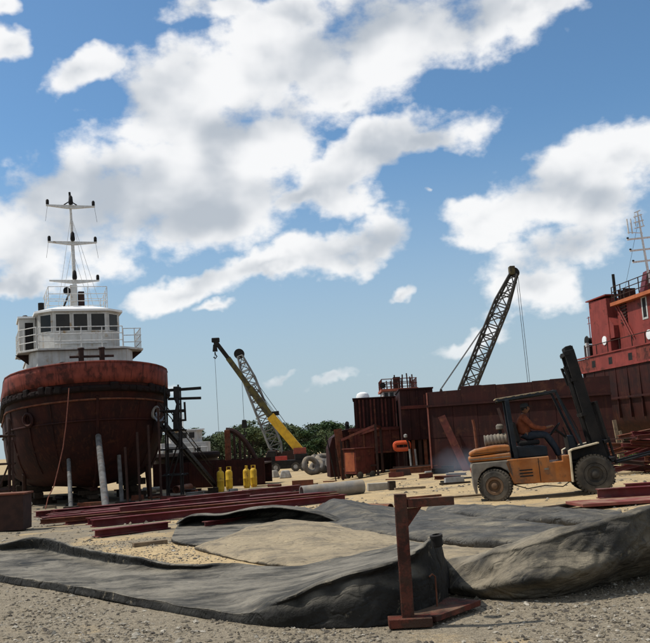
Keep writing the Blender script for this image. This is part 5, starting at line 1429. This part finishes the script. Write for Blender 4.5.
    for s, w_ in ((.30, .85), (.46, .9), (.62, .95)):
        a = mp(s); ar = MB().beam(a + Vector((-w_, 0, .0)), a + Vector((w_, 0, .1)), .08, .1).build('crossarm', white_rail, ms, world=True)
        MB().lathe([(.06, 0), (.08, .05), (.06, .1)], a + Vector((-w_ + .05, 0, .04)), n=8).build('lamp', black_m, ar, world=True)
    for s, w_ in ((.86, .35), (.94, .3), (.78, .35), (1.0, .22)):
        a = mp(s); MB().beam(a + Vector((-w_, 0, -.05)), a + Vector((w_ * .8, 0, .1)), .05, .06).build('spreader', white_rail, ms, world=True)
    for dx in (-.78, -.55): MB().tube([mp(.7) + Vector((dx, 0, 0)), mp(.7) + Vector((dx - .03, 0, .95))], .045, 6).build('aerial', white_rail, ms, world=True)
    MB().tube([mp(.7) + Vector((-.85, 0, .1)), mp(.7) + Vector((.1, 0, .0))], .025, 6).build('aerial_arm', white_rail, ms, world=True)
    MB().tube([mp(.8) + Vector((-.25, 0, 0)), mp(.97) + Vector((-.2, 0, 0))], .03, 6).build('aerial', white_rail, ms, world=True)
    MB().tube([mp(.8) + Vector((.22, 0, 0)), mp(.97) + Vector((.16, 0, 0))], .03, 6).build('aerial', white_rail, ms, world=True)
    MB().tube([mp(.9), Vector((b0.x - 1.7, b0.y, zb))], .01, 4).build('stay', cable_m, ms, world=True)
build_ship()

# ---------------------------------------------------------------- scrap heap behind the forklift
def build_scrap():
    rnd = random.Random(9); c0 = on(640, 30.0)
    for i in range(34):
        px = rnd.uniform(612, 672); D = rnd.uniform(27.5, 32)
        p = on(px, D); L = rnd.uniform(1.2, 2.8); w_ = rnd.uniform(.1, .22); lvl = i // 7
        a = R(rnd.uniform(-60, 60)); d = Vector((math.cos(a), math.sin(a) * .7, 0)); tl = rnd.uniform(-.12, .25)
        mb = MB(); h = w_ * .8; cz = .27 * lvl + h / 2 + abs(tl) * L / 2
        q0 = -d * L / 2 - Vector((0, 0, tl * L / 2)); q1 = d * L / 2 + Vector((0, 0, tl * L / 2))
        if i % 3: mb.channel(q0, q1, w_, h, .02)
        else: mb.beam(q0, q1, w_ * 2.2, .03)
        o = mb.build('scrap_offcut', (beam_red, rust_m, block_red, brown_dk, beam_red)[i % 5], None); o.location = (p.x, p.y, p.z + cz)
        tag(o, 'rusty steel offcut in the scrap heap behind the forklift', 'scrap steel', 'steel offcuts in the scrap heap')
    # pale timber uprights and weeds beyond
    for px, py, D, lb in ((617, 432, 33, 'pale leaning timber post behind the forklift mast'), (623, 437, 33.5, 'thin pale stake right of the leaning timber post')):
        b = on(px + 2, D); tp = W(px - 3, py - 12 if px < 620 else py - 6, D); t = thing('timber_post', lb, 'post', b)
        MB().beam(b, tp, .13 if px < 620 else .08, .1).build('post', wood, t, world=True)
    rng = np.random.default_rng(4); V = []; F = []; c = 0
    for _ in range(1600):
        px = rng.uniform(616, 690); D = rng.uniform(35, 46); b = on(px, D); h = rng.uniform(.15, .55); a = rng.uniform(0, 6.28); w_ = .02
        ln = rng.uniform(-.15, .15, 2); dx, dy = math.cos(a) * w_, math.sin(a) * w_
        V += [(b.x - dx, b.y - dy, b.z - .02), (b.x + dx, b.y + dy, b.z - .02), (b.x + ln[0], b.y + ln[1], b.z + h)]; F.append((c, c + 1, c + 2)); c += 3
    mb = MB(); mb.v = V; mb.f = F; me = mb.mesh('weeds'); me.materials.append(mat('weed_green', (.10, .17, .035), (.07, .12, .03), 2, .8, bump=0)); o = bpy.data.objects.new('weeds', me); COL.objects.link(o)
    tag(o, 'low green weeds growing under the ship at the right', 'weeds', kind='stuff')
    # crimson plate and beam lying at the right edge
    a = G(600, 503); b = G(668, 504)
    pl = MB().box((0, 0, .03), (2.9, .9, .06)).build('steel_plate', mat('plate_dull_red', (.20, .055, .045), (.15, .045, .038), 3, .7, dust=DUST, dust_amt=.45), None, bevel=.006)
    c = G(644, 501); pl.location = (c.x, c.y, c.z - .005); pl.rotation_euler = (0, 0, R(6)); tag(pl, 'flat dull red steel plate lying at the right edge', 'steel plate')
    o = MB().channel((-1.2, 0, .10), (1.2, 0, .10), .2, .2, .02).build('steel_channel', beam_red, None, bevel=.004); c2 = G(655, 495.5); o.location = (c2.x, c2.y + .1, c2.z); o.rotation_euler = (0, 0, R(5))
    tag(o, 'dark crimson steel beam lying behind the flat plate at the right edge', 'steel beam')
    o = MB().channel((-.9, 0, .09), (.9, 0, .09), .2, .18, .02).build('steel_channel', beam_red, None, bevel=.004); c2 = G(668, 490); o.location = (c2.x, c2.y + .2, c2.z); o.rotation_euler = (0, 0, R(5))
    tag(o, 'short crimson steel beam farthest back at the right edge', 'steel beam')
build_scrap()

# ---------------------------------------------------------------- forklift
FL = G(551, 498); FL.y += .62; FL.z = gz(FL.x, FL.y)
FROT = R(-8)
_c, _s = math.cos(FROT), math.sin(FROT)
_zr = gz(FL.x - 1.13 * _c, FL.y - 1.13 * _s); _zf = gz(FL.x + 1.13 * _c, FL.y + 1.13 * _s)
FL.z = (_zr + _zf) / 2 - .004
FEUL = (0, -math.atan2(_zf - _zr, 2.26), FROT)
def wheel(parent, x, y, r, w_, hubm, steer=0.0):
    s = 1 if y > 0 else -1; x_, y_ = x, y; x = y = 0.0
    prof = [(r * .60, -w_ / 2), (r * .88, -w_ / 2), (r * .97, -w_ * .42), (r, -w_ * .2), (r, w_ * .2), (r * .97, w_ * .42), (r * .88, w_ / 2), (r * .60, w_ / 2), (r * .60, -w_ / 2)]
    wh = MB().lathe(prof, (x, y, r - .012), (0, 1, 0), 36, False).build('wheel', tyre_m, parent, smooth=True, angle=30)
    wh.location = (x_, y_, 0); wh.rotation_euler = (0, 0, steer)
    tr = MB(); n = 34
    for i in range(n):
        a = 2 * math.pi * i / n
        for sy, da in ((-1, 0), (1, .5)):
            b = a + da * 2 * math.pi / n; c = Vector((x + math.cos(b) * r * .975, y + sy * w_ * .25, r - .012 + math.sin(b) * r * .975))
            rad = Vector((math.cos(b), 0, math.sin(b))); tan = Vector((-math.sin(b), 0, math.cos(b)))
            tr.box(c, (.052, w_ * .42, .06), Matrix((tan, Vector((0, 1, 0)), rad)).transposed())
    tr.build('tread', tyre_m, wh)
    MB().lathe([(r * .60, -.02), (r * .58, .03), (r * .42, .03), (r * .36, -.05), (r * .2, -.06), (r * .2, .04), (r * .1, .06)], (x, y + s * w_ * .36, r - .012), (0, s, 0), 24).build('rim', hubm, wh, smooth=True)
    for i in range(8):
        a = 2 * math.pi * i / 8; MB().lathe([(.02, 0), (.02, .03)], (x + math.cos(a) * r * .28, y + s * (w_ * .36 - .06), r - .012 + math.sin(a) * r * .28), (0, s, 0), 6).build('wheel_nut', rust_m, wh)
    return wh

def build_forklift():
    t = thing('forklift', 'dusty orange forklift truck with tall dark mast facing right', 'forklift', FL, rot=FEUL)
    xr, xf = -1.13, 1.13
    rust_hub = mat('hub_brown', (.12, .07, .04), (.08, .05, .03), 6, .8, dust=DUST, dust_amt=.4)
    for y in (-.55, .55):
        wheel(t, xr, y, .365, .26, rust_hub, R(-17))
        wheel(t, xf, y * 1.09, .44, .33, tyre_m)
    # frame / side body
    def side(pts, m, name, y0=-.60, y1=.60, bev=.02): return MB().prism([(x, y0, z) for x, z in pts], (0, y1 - y0, 0)).build(name, m, t, bevel=bev)
    side([(-.72, .36), (.58, .30), (.62, .34), (.62, .92), (.46, .92), (.46, .79), (.16, .79), (.16, .93), (-.80, .93), (-.86, .86)], fork_or, 'side_body')
    MB().bb(.17, .45, -.585, .585, .76, .785).build('step', fork_grey, t)
    MB().bb(-.9, 1.2, -.36, .36, .32, .72).build('chassis', black_m, t)
    # counterweight with arch over the rear wheel
    arch = [(-1.62, .92), (-1.66, .82), (-1.65, .34), (-1.62, .20), (-1.57, .20)]
    for i in range(9):
        a = math.pi * (1 - i / 8); arch.append((xr + math.cos(a) * .43, .36 + math.sin(a) * .44))
    arch += [(-.69, .60), (-.74, .92)]
    side(arch, fork_grey, 'counterweight', -.60, .60, .025)
    MB().bb(-1.5, -.8, -.40, .40, .2, .8).build('rear_axle_block', black_m, t)
    # hood, two stepped layers
    side([(-1.68, .935), (-.70, .935), (-.70, 1.10), (-1.69, 1.06)], fork_or, 'hood_lower', -.56, .56, .04)
    side([(-1.66, 1.075), (-.70, 1.115), (-.70, 1.27), (-1.02, 1.28), (-1.50, 1.23), (-1.66, 1.16)], fork_or, 'hood', -.54, .54, .05)
    MB().bb(-1.675, -.72, -.575, -.561, .99, 1.01).build('hood_trim', fork_grey, t)
    # air cleaner, pre-cleaner bowl, exhaust
    prof = []
    for i in range(13):
        h = i * .042; prof += [(.115 if i % 2 else .13, h), (.115 if i % 2 else .13, h + .03)]
    MB().lathe(prof, (-1.26, -.12, 1.41), (1, 0, .04), 20).build('air_cleaner', fork_grey, t, smooth=True, angle=25)
    MB().tube([(-.86, -.12, 1.47), (-.86, -.12, 1.66)], .04, 10).build('intake_pipe', black_m, t)
    MB().lathe([(.04, 0), (.09, .02), (.09, .1), (.05, .14)], (-.86, -.12, 1.64), n=14).build('intake_bowl', fork_grey, t, smooth=True)
    MB().tube([(-1.45, .2, 1.25), (-1.45, .2, 1.75), (-1.47, .2, 1.95)], .035, 10).build('exhaust_pipe', rust_m, t, smooth=True)
    # seat and its base
    side([(-.56, .935), (.16, .935), (.16, 1.16), (-.10, 1.20), (-.56, 1.20)], fork_blue, 'engine_cover', -.46, .46, .03)
    MB().box((-.22, 0, 1.27), (.50, .50, .12)).build('seat_cushion', black_m, t, bevel=.04)
    MB().box((-.50, 0, 1.54), (.11, .48, .50), Matrix.Rotation(R(-10), 3, 'Y')).build('seat_back', black_m, t, bevel=.04)
    MB().bb(.17, .8, -.5, .5, .72, .755).build('floor_plate', black_m, t)
    # dashboard and steering wheel
    side([(.70, .76), (.92, .76), (.80, 1.36), (.66, 1.36)], fork_blue, 'dashboard', -.40, .40, .03)
    MB().tube([(.70, 0, 1.3), (.46, 0, 1.52)], .03, 8).build('steering_column', black_m, t)
    MB().torus((.44, 0, 1.535), .18, .017, (-.72, 0, .68), 24, 8).build('steering_wheel', black_m, t, smooth=True)
    for y in (-.26, -.32): MB().tube([(.66, y, 1.34), (.60, y, 1.56)], .012, 6).build('lever', black_m, t)
    # front fender: cream edged guard over the drive wheel
    fd = MB(); pth = [(.60, .30), (.62, .98), (.70, 1.02), (1.30, 1.12)]
    for s in (-1, 1):
        y0, y1 = s * .42, s * .78
        fd = MB()
        for (x0, z0), (x1, z1) in zip(pth, pth[1:]):
            fd.add([(x0, y0, z0), (x1, y0, z1), (x1, y1, z1), (x0, y1, z0), (x0, y0, z0 + .03), (x1, y0, z1 + .03), (x1, y1, z1 + .03), (x0, y1, z0 + .03)] if z1 - z0 < .3 else [(x0, y0, z0), (x1, y0, z1), (x1, y1, z1), (x0, y1, z0), (x0 + .03, y0, z0), (x1 + .03, y0, z1), (x1 + .03, y1, z1), (x0 + .03, y1, z0)], [(0, 3, 2, 1), (4, 5, 6, 7), (0, 1, 5, 4), (1, 2, 6, 5), (2, 3, 7, 6), (3, 0, 4, 7)])
        fd.build('front_fender', cream, t)
        MB().prism([(.66, s * .44, .78), (1.26, s * .44, .92), (1.30, s * .44, 1.11), (.70, s * .44, 1.01)], (0, s * .02, 0)).build('fender_side', black_m, t)
    # overhead guard
    for s in (-1, 1):
        MB().beam((-.58, s * .46, .93), (-.64, s * .46, 2.33), .10, .14, (0, 1, 0)).build('guard_rear_post', fork_blue, t, bevel=.01)
        MB().beam((.98, s * .46, 1.05), (.52, s * .46, 2.40), .06, .07, (0, 1, 0)).build('guard_front_post', fork_blue, t, bevel=.008)
        MB().beam((-.86, s * .48, 2.33), (.54, s * .48, 2.42), .06, .06).build('guard_side_rail', fork_blue, t, bevel=.006)
    for i in range(8):
        x = -.84 + i * .19; MB().beam((x, -.47, 2.355 + i * .0122), (x, .47, 2.355 + i * .0122), .05, .045).build('guard_bar', fork_blue, t)
    MB().add([(-.90, -.50, 2.37), (.30, -.50, 2.45), (.30, .50, 2.45), (-.90, .50, 2.37), (-.90, -.50, 2.385), (.30, -.50, 2.465), (.30, .50, 2.465), (-.90, .50, 2.385)], [(0, 3, 2, 1), (4, 5, 6, 7), (0, 1, 5, 4), (1, 2, 6, 5), (2, 3, 7, 6), (3, 0, 4, 7)]).build('roof_sheet', cream, t)
    # mast, tilted back
    tl = R(9.5)
    base = Vector((1.50, 0, .16)); up = Vector((-math.sin(tl), 0, math.cos(tl))); fw = Vector((math.cos(tl), 0, math.sin(tl)))
    def mpnt(h, f=0.0, y=0.0): return base + up * h + fw * f + Vector((0, y, 0))
    for s in (-1, 1):
        MB().beam(mpnt(0, 0, s * .33), mpnt(3.25, 0, s * .33), .10, .24, fw).build('outer_rail', black_m, t, bevel=.008)
        MB().beam(mpnt(.05, .03, s * .225), mpnt(3.34, .03, s * .225), .08, .20, fw).build('inner_rail', black_m, t, bevel=.008)
        MB().tube([mpnt(.1, -.12, s * .14), mpnt(2.9, -.12, s * .14)], .06, 10).build('lift_cylinder', black_m, t, smooth=True)
        MB().tube([mpnt(.3, .0, s * .13), mpnt(3.1, .0, s * .13)], .022, 6).build('lift_chain', rust_m, t)
        MB().tube([mpnt(.75, -.1, s * .40), Vector((.85, s * .40, .80))], .045, 8).build('tilt_cylinder', black_m, t)
    for h, f in ((.12, 0), (1.7, -.11), (3.18, -.08), (2.55, -.1)):
        MB().beam(mpnt(h, f, -.40), mpnt(h, f, .40), .08, .12, fw).build('mast_crossmember', black_m, t)
    MB().beam(mpnt(3.26, .02, -.3), mpnt(3.26, .02, .3), .20, .16, fw).build('mast_head', black_m, t, bevel=.02)
    for s in (-1, 1): MB().tube([mpnt(2.8, -.16, s * .3), mpnt(2.9, -.2, s * .3), mpnt(2.45, -.17, s * .3)], .03, 8).build('hydraulic_hose', black_m, t, smooth=True)
    # carriage, load backrest, forks
    ch = .55
    for h in (ch, ch + .42): MB().beam(mpnt(h, .20, -.55), mpnt(h, .20, .55), .07, .12, fw).build('carriage_bar', black_m, t, bevel=.006)
    MB().beam(mpnt(ch - .02, .13, 0), mpnt(ch + .46, .13, 0), .5, .06, fw).build('carriage_plate', black_m, t)
    for y in (-.53, -.27, 0, .27, .53): MB().beam(mpnt(ch + .4, .22, y), mpnt(ch + 1.35, .22, y), .035, .045, fw).build('backrest_bar', black_m, t)
    for h in (ch + .42, ch + 1.35): MB().beam(mpnt(h, .225, -.55), mpnt(h, .225, .55), .05, .05, fw).build('backrest_rail', black_m, t)
    for s in (-1, 1):
        a = mpnt(ch + .5, .27, s * .33); b = mpnt(ch - .12, .27, s * .33); e = b + fw * 1.1
        f = MB(); f.beam(a, b, .12, .045, fw); f.beam(b - fw * .02, e, .12, .04); f.build('fork', black_m, t, bevel=.006)
    for zz in (.50, .57, .64): MB().bb(-.55, -.25, -.608, -.601, zz, zz + .03).build('vent_slot', black_m, t)
    MB().bb(-.10, -.085, -.606, -.601, .36, .90).build('panel_gap', black_m, t)
    MB().bb(.02, .12, -.612, -.601, .62, .66).build('latch', fork_grey, t)
    MB().bb(-1.675, -1.662, -.50, -.40, .70, .80).build('tail_light', float_or, t)
    MB().bb(-1.55, -.78, -.548, -.541, 1.125, 1.135).build('hood_gap', black_m, t)
    MB().tube([(.98, -.47, 1.05), (.9, -.50, 1.5), (.62, -.49, 2.2), (.5, -.48, 2.36)], .012, 6).build('cable', black_m, t, smooth=True)
    MB().tube([(.55, .50, 2.1), (.66, .56, 2.14)], .01, 6).build('mirror_arm', black_m, t)
    MB().tube([(-.7, -.5, .33), (-.4, -.55, .22), (0, -.5, .26), (.4, -.52, .2), (.6, -.5, .32)], .012, 6).build('hanging_hose', black_m, t, smooth=True)
build_forklift()

# ---------------------------------------------------------------- the driver
def skin(name, verts, edges, radii, m, parent, root=0, sub=2):
    me = bpy.data.meshes.new(name); me.from_pydata([tuple(v) for v in verts], edges, []); me.materials.append(m)
    o = bpy.data.objects.new(name, me); COL.objects.link(o); o.parent = parent
    sk = o.modifiers.new('skin', 'SKIN'); sk.use_smooth_shade = True
    if not me.skin_vertices: pass
    for i, r in enumerate(radii):
        d = me.skin_vertices[0].data[i]; d.radius = r if isinstance(r, tuple) else (r, r); d.use_root = (i == root)
    sb = o.modifiers.new('subdivision', 'SUBSURF'); sb.levels = sub; sb.render_levels = sub
    return o

def build_driver():
    t = thing('person', 'forklift driver in orange shirt, dark trousers and dark cap, hands on the wheel', 'person', FL, rot=FEUL)
    sk_m = mat('skin_brown', (.20, .10, .06), (.17, .085, .05), 8, .6, bump=0)
    shirt = mat('shirt_orange', (.22, .065, .03), (.14, .042, .022), 9, .9, bump=.2)
    trous = mat('trousers_navy', (.020, .026, .036), (.03, .036, .046), 9, .9, bump=.2)
    hip = Vector((-.28, 0, 1.44)); chest = Vector((-.30, 0, 1.74)); sh = Vector((-.27, 0, 1.90)); neck = Vector((-.24, 0, 1.99)); head = Vector((-.20, 0, 2.09))
    V = [hip, (hip + chest) / 2, chest, sh, neck]; E = [(0, 1), (1, 2), (2, 3), (3, 4)]; Rr = [(.09, .07), (.09, .07), (.10, .075), (.07, .06), .05]
    def addc(start, pts, rs):
        k = start
        for p, r in zip(pts, rs):
            V.append(Vector(p)); Rr.append(r); E.append((k, len(V) - 1)); k = len(V) - 1
        return k
    wheel_pts = {}
    for s in (-1, 1):
        k = addc(3, [(-.27, s * .15, 1.88), (-.24, s * .20, 1.84), (-.08, s * .25, 1.64), (.12, s * .20, 1.58), (.29, s * .15, 1.60)], [.05, .048, .040, .036, .030])
        # palm and five fingers closed round the steering wheel rim
        kp = addc(k, [(.345, s * .145, 1.615)], [.032])
        for j, (dy, ln) in enumerate(((-.030, .8), (-.010, .95), (.010, 1.0), (.030, .9))):
            addc(kp, [(.385, s * .145 + dy, 1.632), (.410, s * .145 + dy, 1.612 + .004 * j), (.400, s * .145 + dy, 1.612 - .028 * ln)], [.011, .010, .009])
        addc(kp, [(.36, s * .105, 1.60), (.385, s * .095, 1.585)], [.012, .010])
        # legs: thigh along the seat, shin down to the floor
        k = addc(0, [(-.22, s * .10, 1.42), (.02, s * .13, 1.44), (.22, s * .14, 1.41), (.40, s * .14, 1.10), (.47, s * .13, .86)], [.095, .085, .070, .056, .042])
        addc(k, [(.50, s * .13, .80), (.62, s * .14, .785)], [.045, .035])
    skin('body', V, E, Rr, sk_m, t)
    # head as a shaped lathe: jaw, face, cranium; nose, ears
    hd = MB(); rows = []
    for i in range(13):
        a = math.pi * i / 12; z = math.cos(a); rr = math.sin(a)
        row = []
        for j in range(21):
            b = 2 * math.pi * j / 20; x = math.cos(b) * rr; y = math.sin(b) * rr
            fx = .098 * (1 + (.12 if z < 0 and x > 0 else 0)); jaw = 1 - .28 * max(0, -z)
            nose = .022 * math.exp(-((z + .08) ** 2 / .03 + (b if b < math.pi else b - 2 * math.pi) ** 2 / .03))
            eye = -.008 * math.exp(-((z - .12) ** 2 / .01 + ((abs(b if b < math.pi else b - 2 * math.pi) - .42) ** 2) / .02))
            row.append((head.x + x * fx * jaw + nose + eye, head.y + y * .078 * jaw, head.z + z * .118))
        rows.append(row)
    hd.grid(rows)
    hdo = hd.build('head', sk_m, t, smooth=True, angle=80)
    for s in (-1, 1): MB().lathe([(.008, -.01), (.026, 0), (.03, .008), (.012, .014)], (head.x - .01, s * .076, head.z - .005), (0, s, 0), 10).build('ear', sk_m, hdo, smooth=True)
    MB().lathe([(.088, -.05), (.093, -.01), (.09, .03), (.06, .055)], (head.x - .018, 0, head.z + .02), (-.25, 0, 1), 16).build('hair', black_m, hdo, smooth=True)
    cap = mat('cap_blue_grey', (.05, .06, .075), (.035, .042, .05), 9, .9)
    cp = MB().lathe([(.095, 0), (.103, .01), (.102, .05), (.085, .085), (.04, .105), (.005, .108)], (head.x - .006, 0, head.z + .035), (-.12, 0, 1), 20).build('cap', cap, t, smooth=True)
    MB().prism([(head.x + .07, -.07, head.z + .045), (head.x + .15, -.055, head.z + .04), (head.x + .175, 0, head.z + .038), (head.x + .15, .055, head.z + .04), (head.x + .07, .07, head.z + .045)], (0, 0, .009)).build('peak', cap, cp)
    # shirt
    V2 = [hip + Vector((-.01, 0, .02)), (hip + chest) / 2, chest, sh, sh.lerp(neck, .5)]; E2 = [(0, 1), (1, 2), (2, 3), (3, 4)]; R2 = [(.19, .165), (.17, .145), (.178, .135), (.115, .095), .068]
    def add2(start, pts, rs):
        k = start
        for p, r in zip(pts, rs): V2.append(Vector(p)); R2.append(r); E2.append((k, len(V2) - 1)); k = len(V2) - 1
    for s in (-1, 1): add2(3, [(-.27, s * .15, 1.885), (-.24, s * .205, 1.84), (-.08, s * .25, 1.64), (.10, s * .203, 1.585), (.24, s * .165, 1.592)], [.085, .076, .066, .058, .046])
    skin('shirt', V2, E2, R2, shirt, t)
    V3 = [hip + Vector((0, 0, .02)), hip + Vector((.02, 0, -.03))]; E3 = [(0, 1)]; R3 = [(.168, .14), (.15, .13)]
    def add3(start, pts, rs):
        k = start
        for p, r in zip(pts, rs): V3.append(Vector(p)); R3.append(r); E3.append((k, len(V3) - 1)); k = len(V3) - 1
    for s in (-1, 1): add3(1, [(-.20, s * .10, 1.425), (.02, s * .13, 1.445), (.22, s * .14, 1.415), (.40, s * .14, 1.10), (.465, s * .13, .88)], [.112, .10, .086, .072, .060])
    skin('trousers', V3, E3, R3, trous, t)
    for s in (-1, 1): MB().box((.57, s * .135, .795), (.25, .09, .075)).build('shoe', black_m, t, bevel=.03)
build_driver()

# ---------------------------------------------------------------- offcuts strewn between the ships
def build_offcuts():
    rnd = random.Random(31)
    def strew(n, x0, x1, y0, y1, label, group, big=1.0):
        for i in range(n):
            p = G(rnd.uniform(x0, x1), rnd.uniform(y0, y1)); L = rnd.uniform(.3, 1.3) * big; w_ = rnd.uniform(.08, .3); h = rnd.uniform(.06, .3)
            k = rnd.random(); mb = MB()
            if k < .35: mb.channel((-L / 2, 0, h / 2), (L / 2, 0, h / 2), w_, h, .02)
            elif k < .7: mb.box((0, 0, h / 2), (L, w_, h), taper=rnd.uniform(.8, 1))
            else: mb.lathe([(w_ * .4, 0), (w_ * .5, .0), (w_ * .5, L), (w_ * .4, L)], (-L / 2, 0, w_ * .5), (1, 0, 0), 12)
            o = mb.build('steel_offcut', rnd.choice((brown_dk, rust_m, wood_dk, block_red, black_m, wood, grey_m)), None)
            o.location = (p.x, p.y, p.z - .006); o.rotation_euler = (0, 0, rnd.uniform(-.9, .9)); tag(o, label, 'offcut', group)
    strew(26, 118, 215, 489, 503, 'dark steel or timber offcut strewn near the foot of the gangway', 'offcuts at the foot of the gangway')
    strew(16, 225, 335, 484, 497, 'offcut lying around the gas cylinders and grey pipe', 'offcuts round the gas cylinders')
    strew(12, 382, 472, 471, 484, 'dark offcut lying before the deckhouse block and barge', 'offcuts before the deckhouse block')
    strew(10, 30, 100, 497, 508, 'dark offcut lying under the bow of the big tugboat', 'offcuts under the tugboat')
build_offcuts()

# ---------------------------------------------------------------- blue exhaust drifting behind the forklift
def build_smoke():
    c = on(458, 30.0); rows = []
    for i in range(9):
        a = math.pi * i / 8
        rows.append([(math.sin(a) * math.cos(b) * 1.15 * (1 + .25 * noise.noise((i * .7, math.cos(b), 1.0))), math.sin(a) * math.sin(b) * .8, .75 + .72 * math.cos(a)) for b in [2 * math.pi * q / 14 for q in range(14)] + [0]])
    o = MB().grid(rows).build('exhaust_smoke', bpy.data.materials.new('exhaust_smoke'), None, smooth=True); o.location = c
    m = o.data.materials[0]; m.use_nodes = True; nt = m.node_tree; nt.nodes.clear()
    out = N(nt, 'ShaderNodeOutputMaterial'); v = N(nt, 'ShaderNodeVolumePrincipled'); link(nt, v.outputs[0], out.inputs['Volume'])
    v.inputs['Color'].default_value = (.62, .70, .82, 1)
    tc = N(nt, 'ShaderNodeTexCoord'); mp = N(nt, 'ShaderNodeMapping'); mp.inputs['Location'].default_value = (0, 0, -.7); mp.inputs['Scale'].default_value = (.85, 1.2, 1.4); link(nt, tc.outputs['Object'], mp.inputs['Vector'])
    ln = N(nt, 'ShaderNodeVectorMath', operation='LENGTH'); link(nt, mp.outputs[0], ln.inputs[0])
    nz = N(nt, 'ShaderNodeTexNoise'); nz.inputs['Scale'].default_value = 1.6; nz.inputs['Detail'].default_value = 4; link(nt, tc.outputs['Object'], nz.inputs['Vector'])
    f = M(nt, 'SUBTRACT', M(nt, 'MULTIPLY_ADD', nz.outputs['Fac'], .9, .55), ln.outputs['Value'], clamp=True)
    link(nt, M(nt, 'MULTIPLY', f, .34), v.inputs['Density'])
    tag(o, 'thin blue exhaust haze behind the forklift before the barge', 'smoke', kind='stuff')
build_smoke()
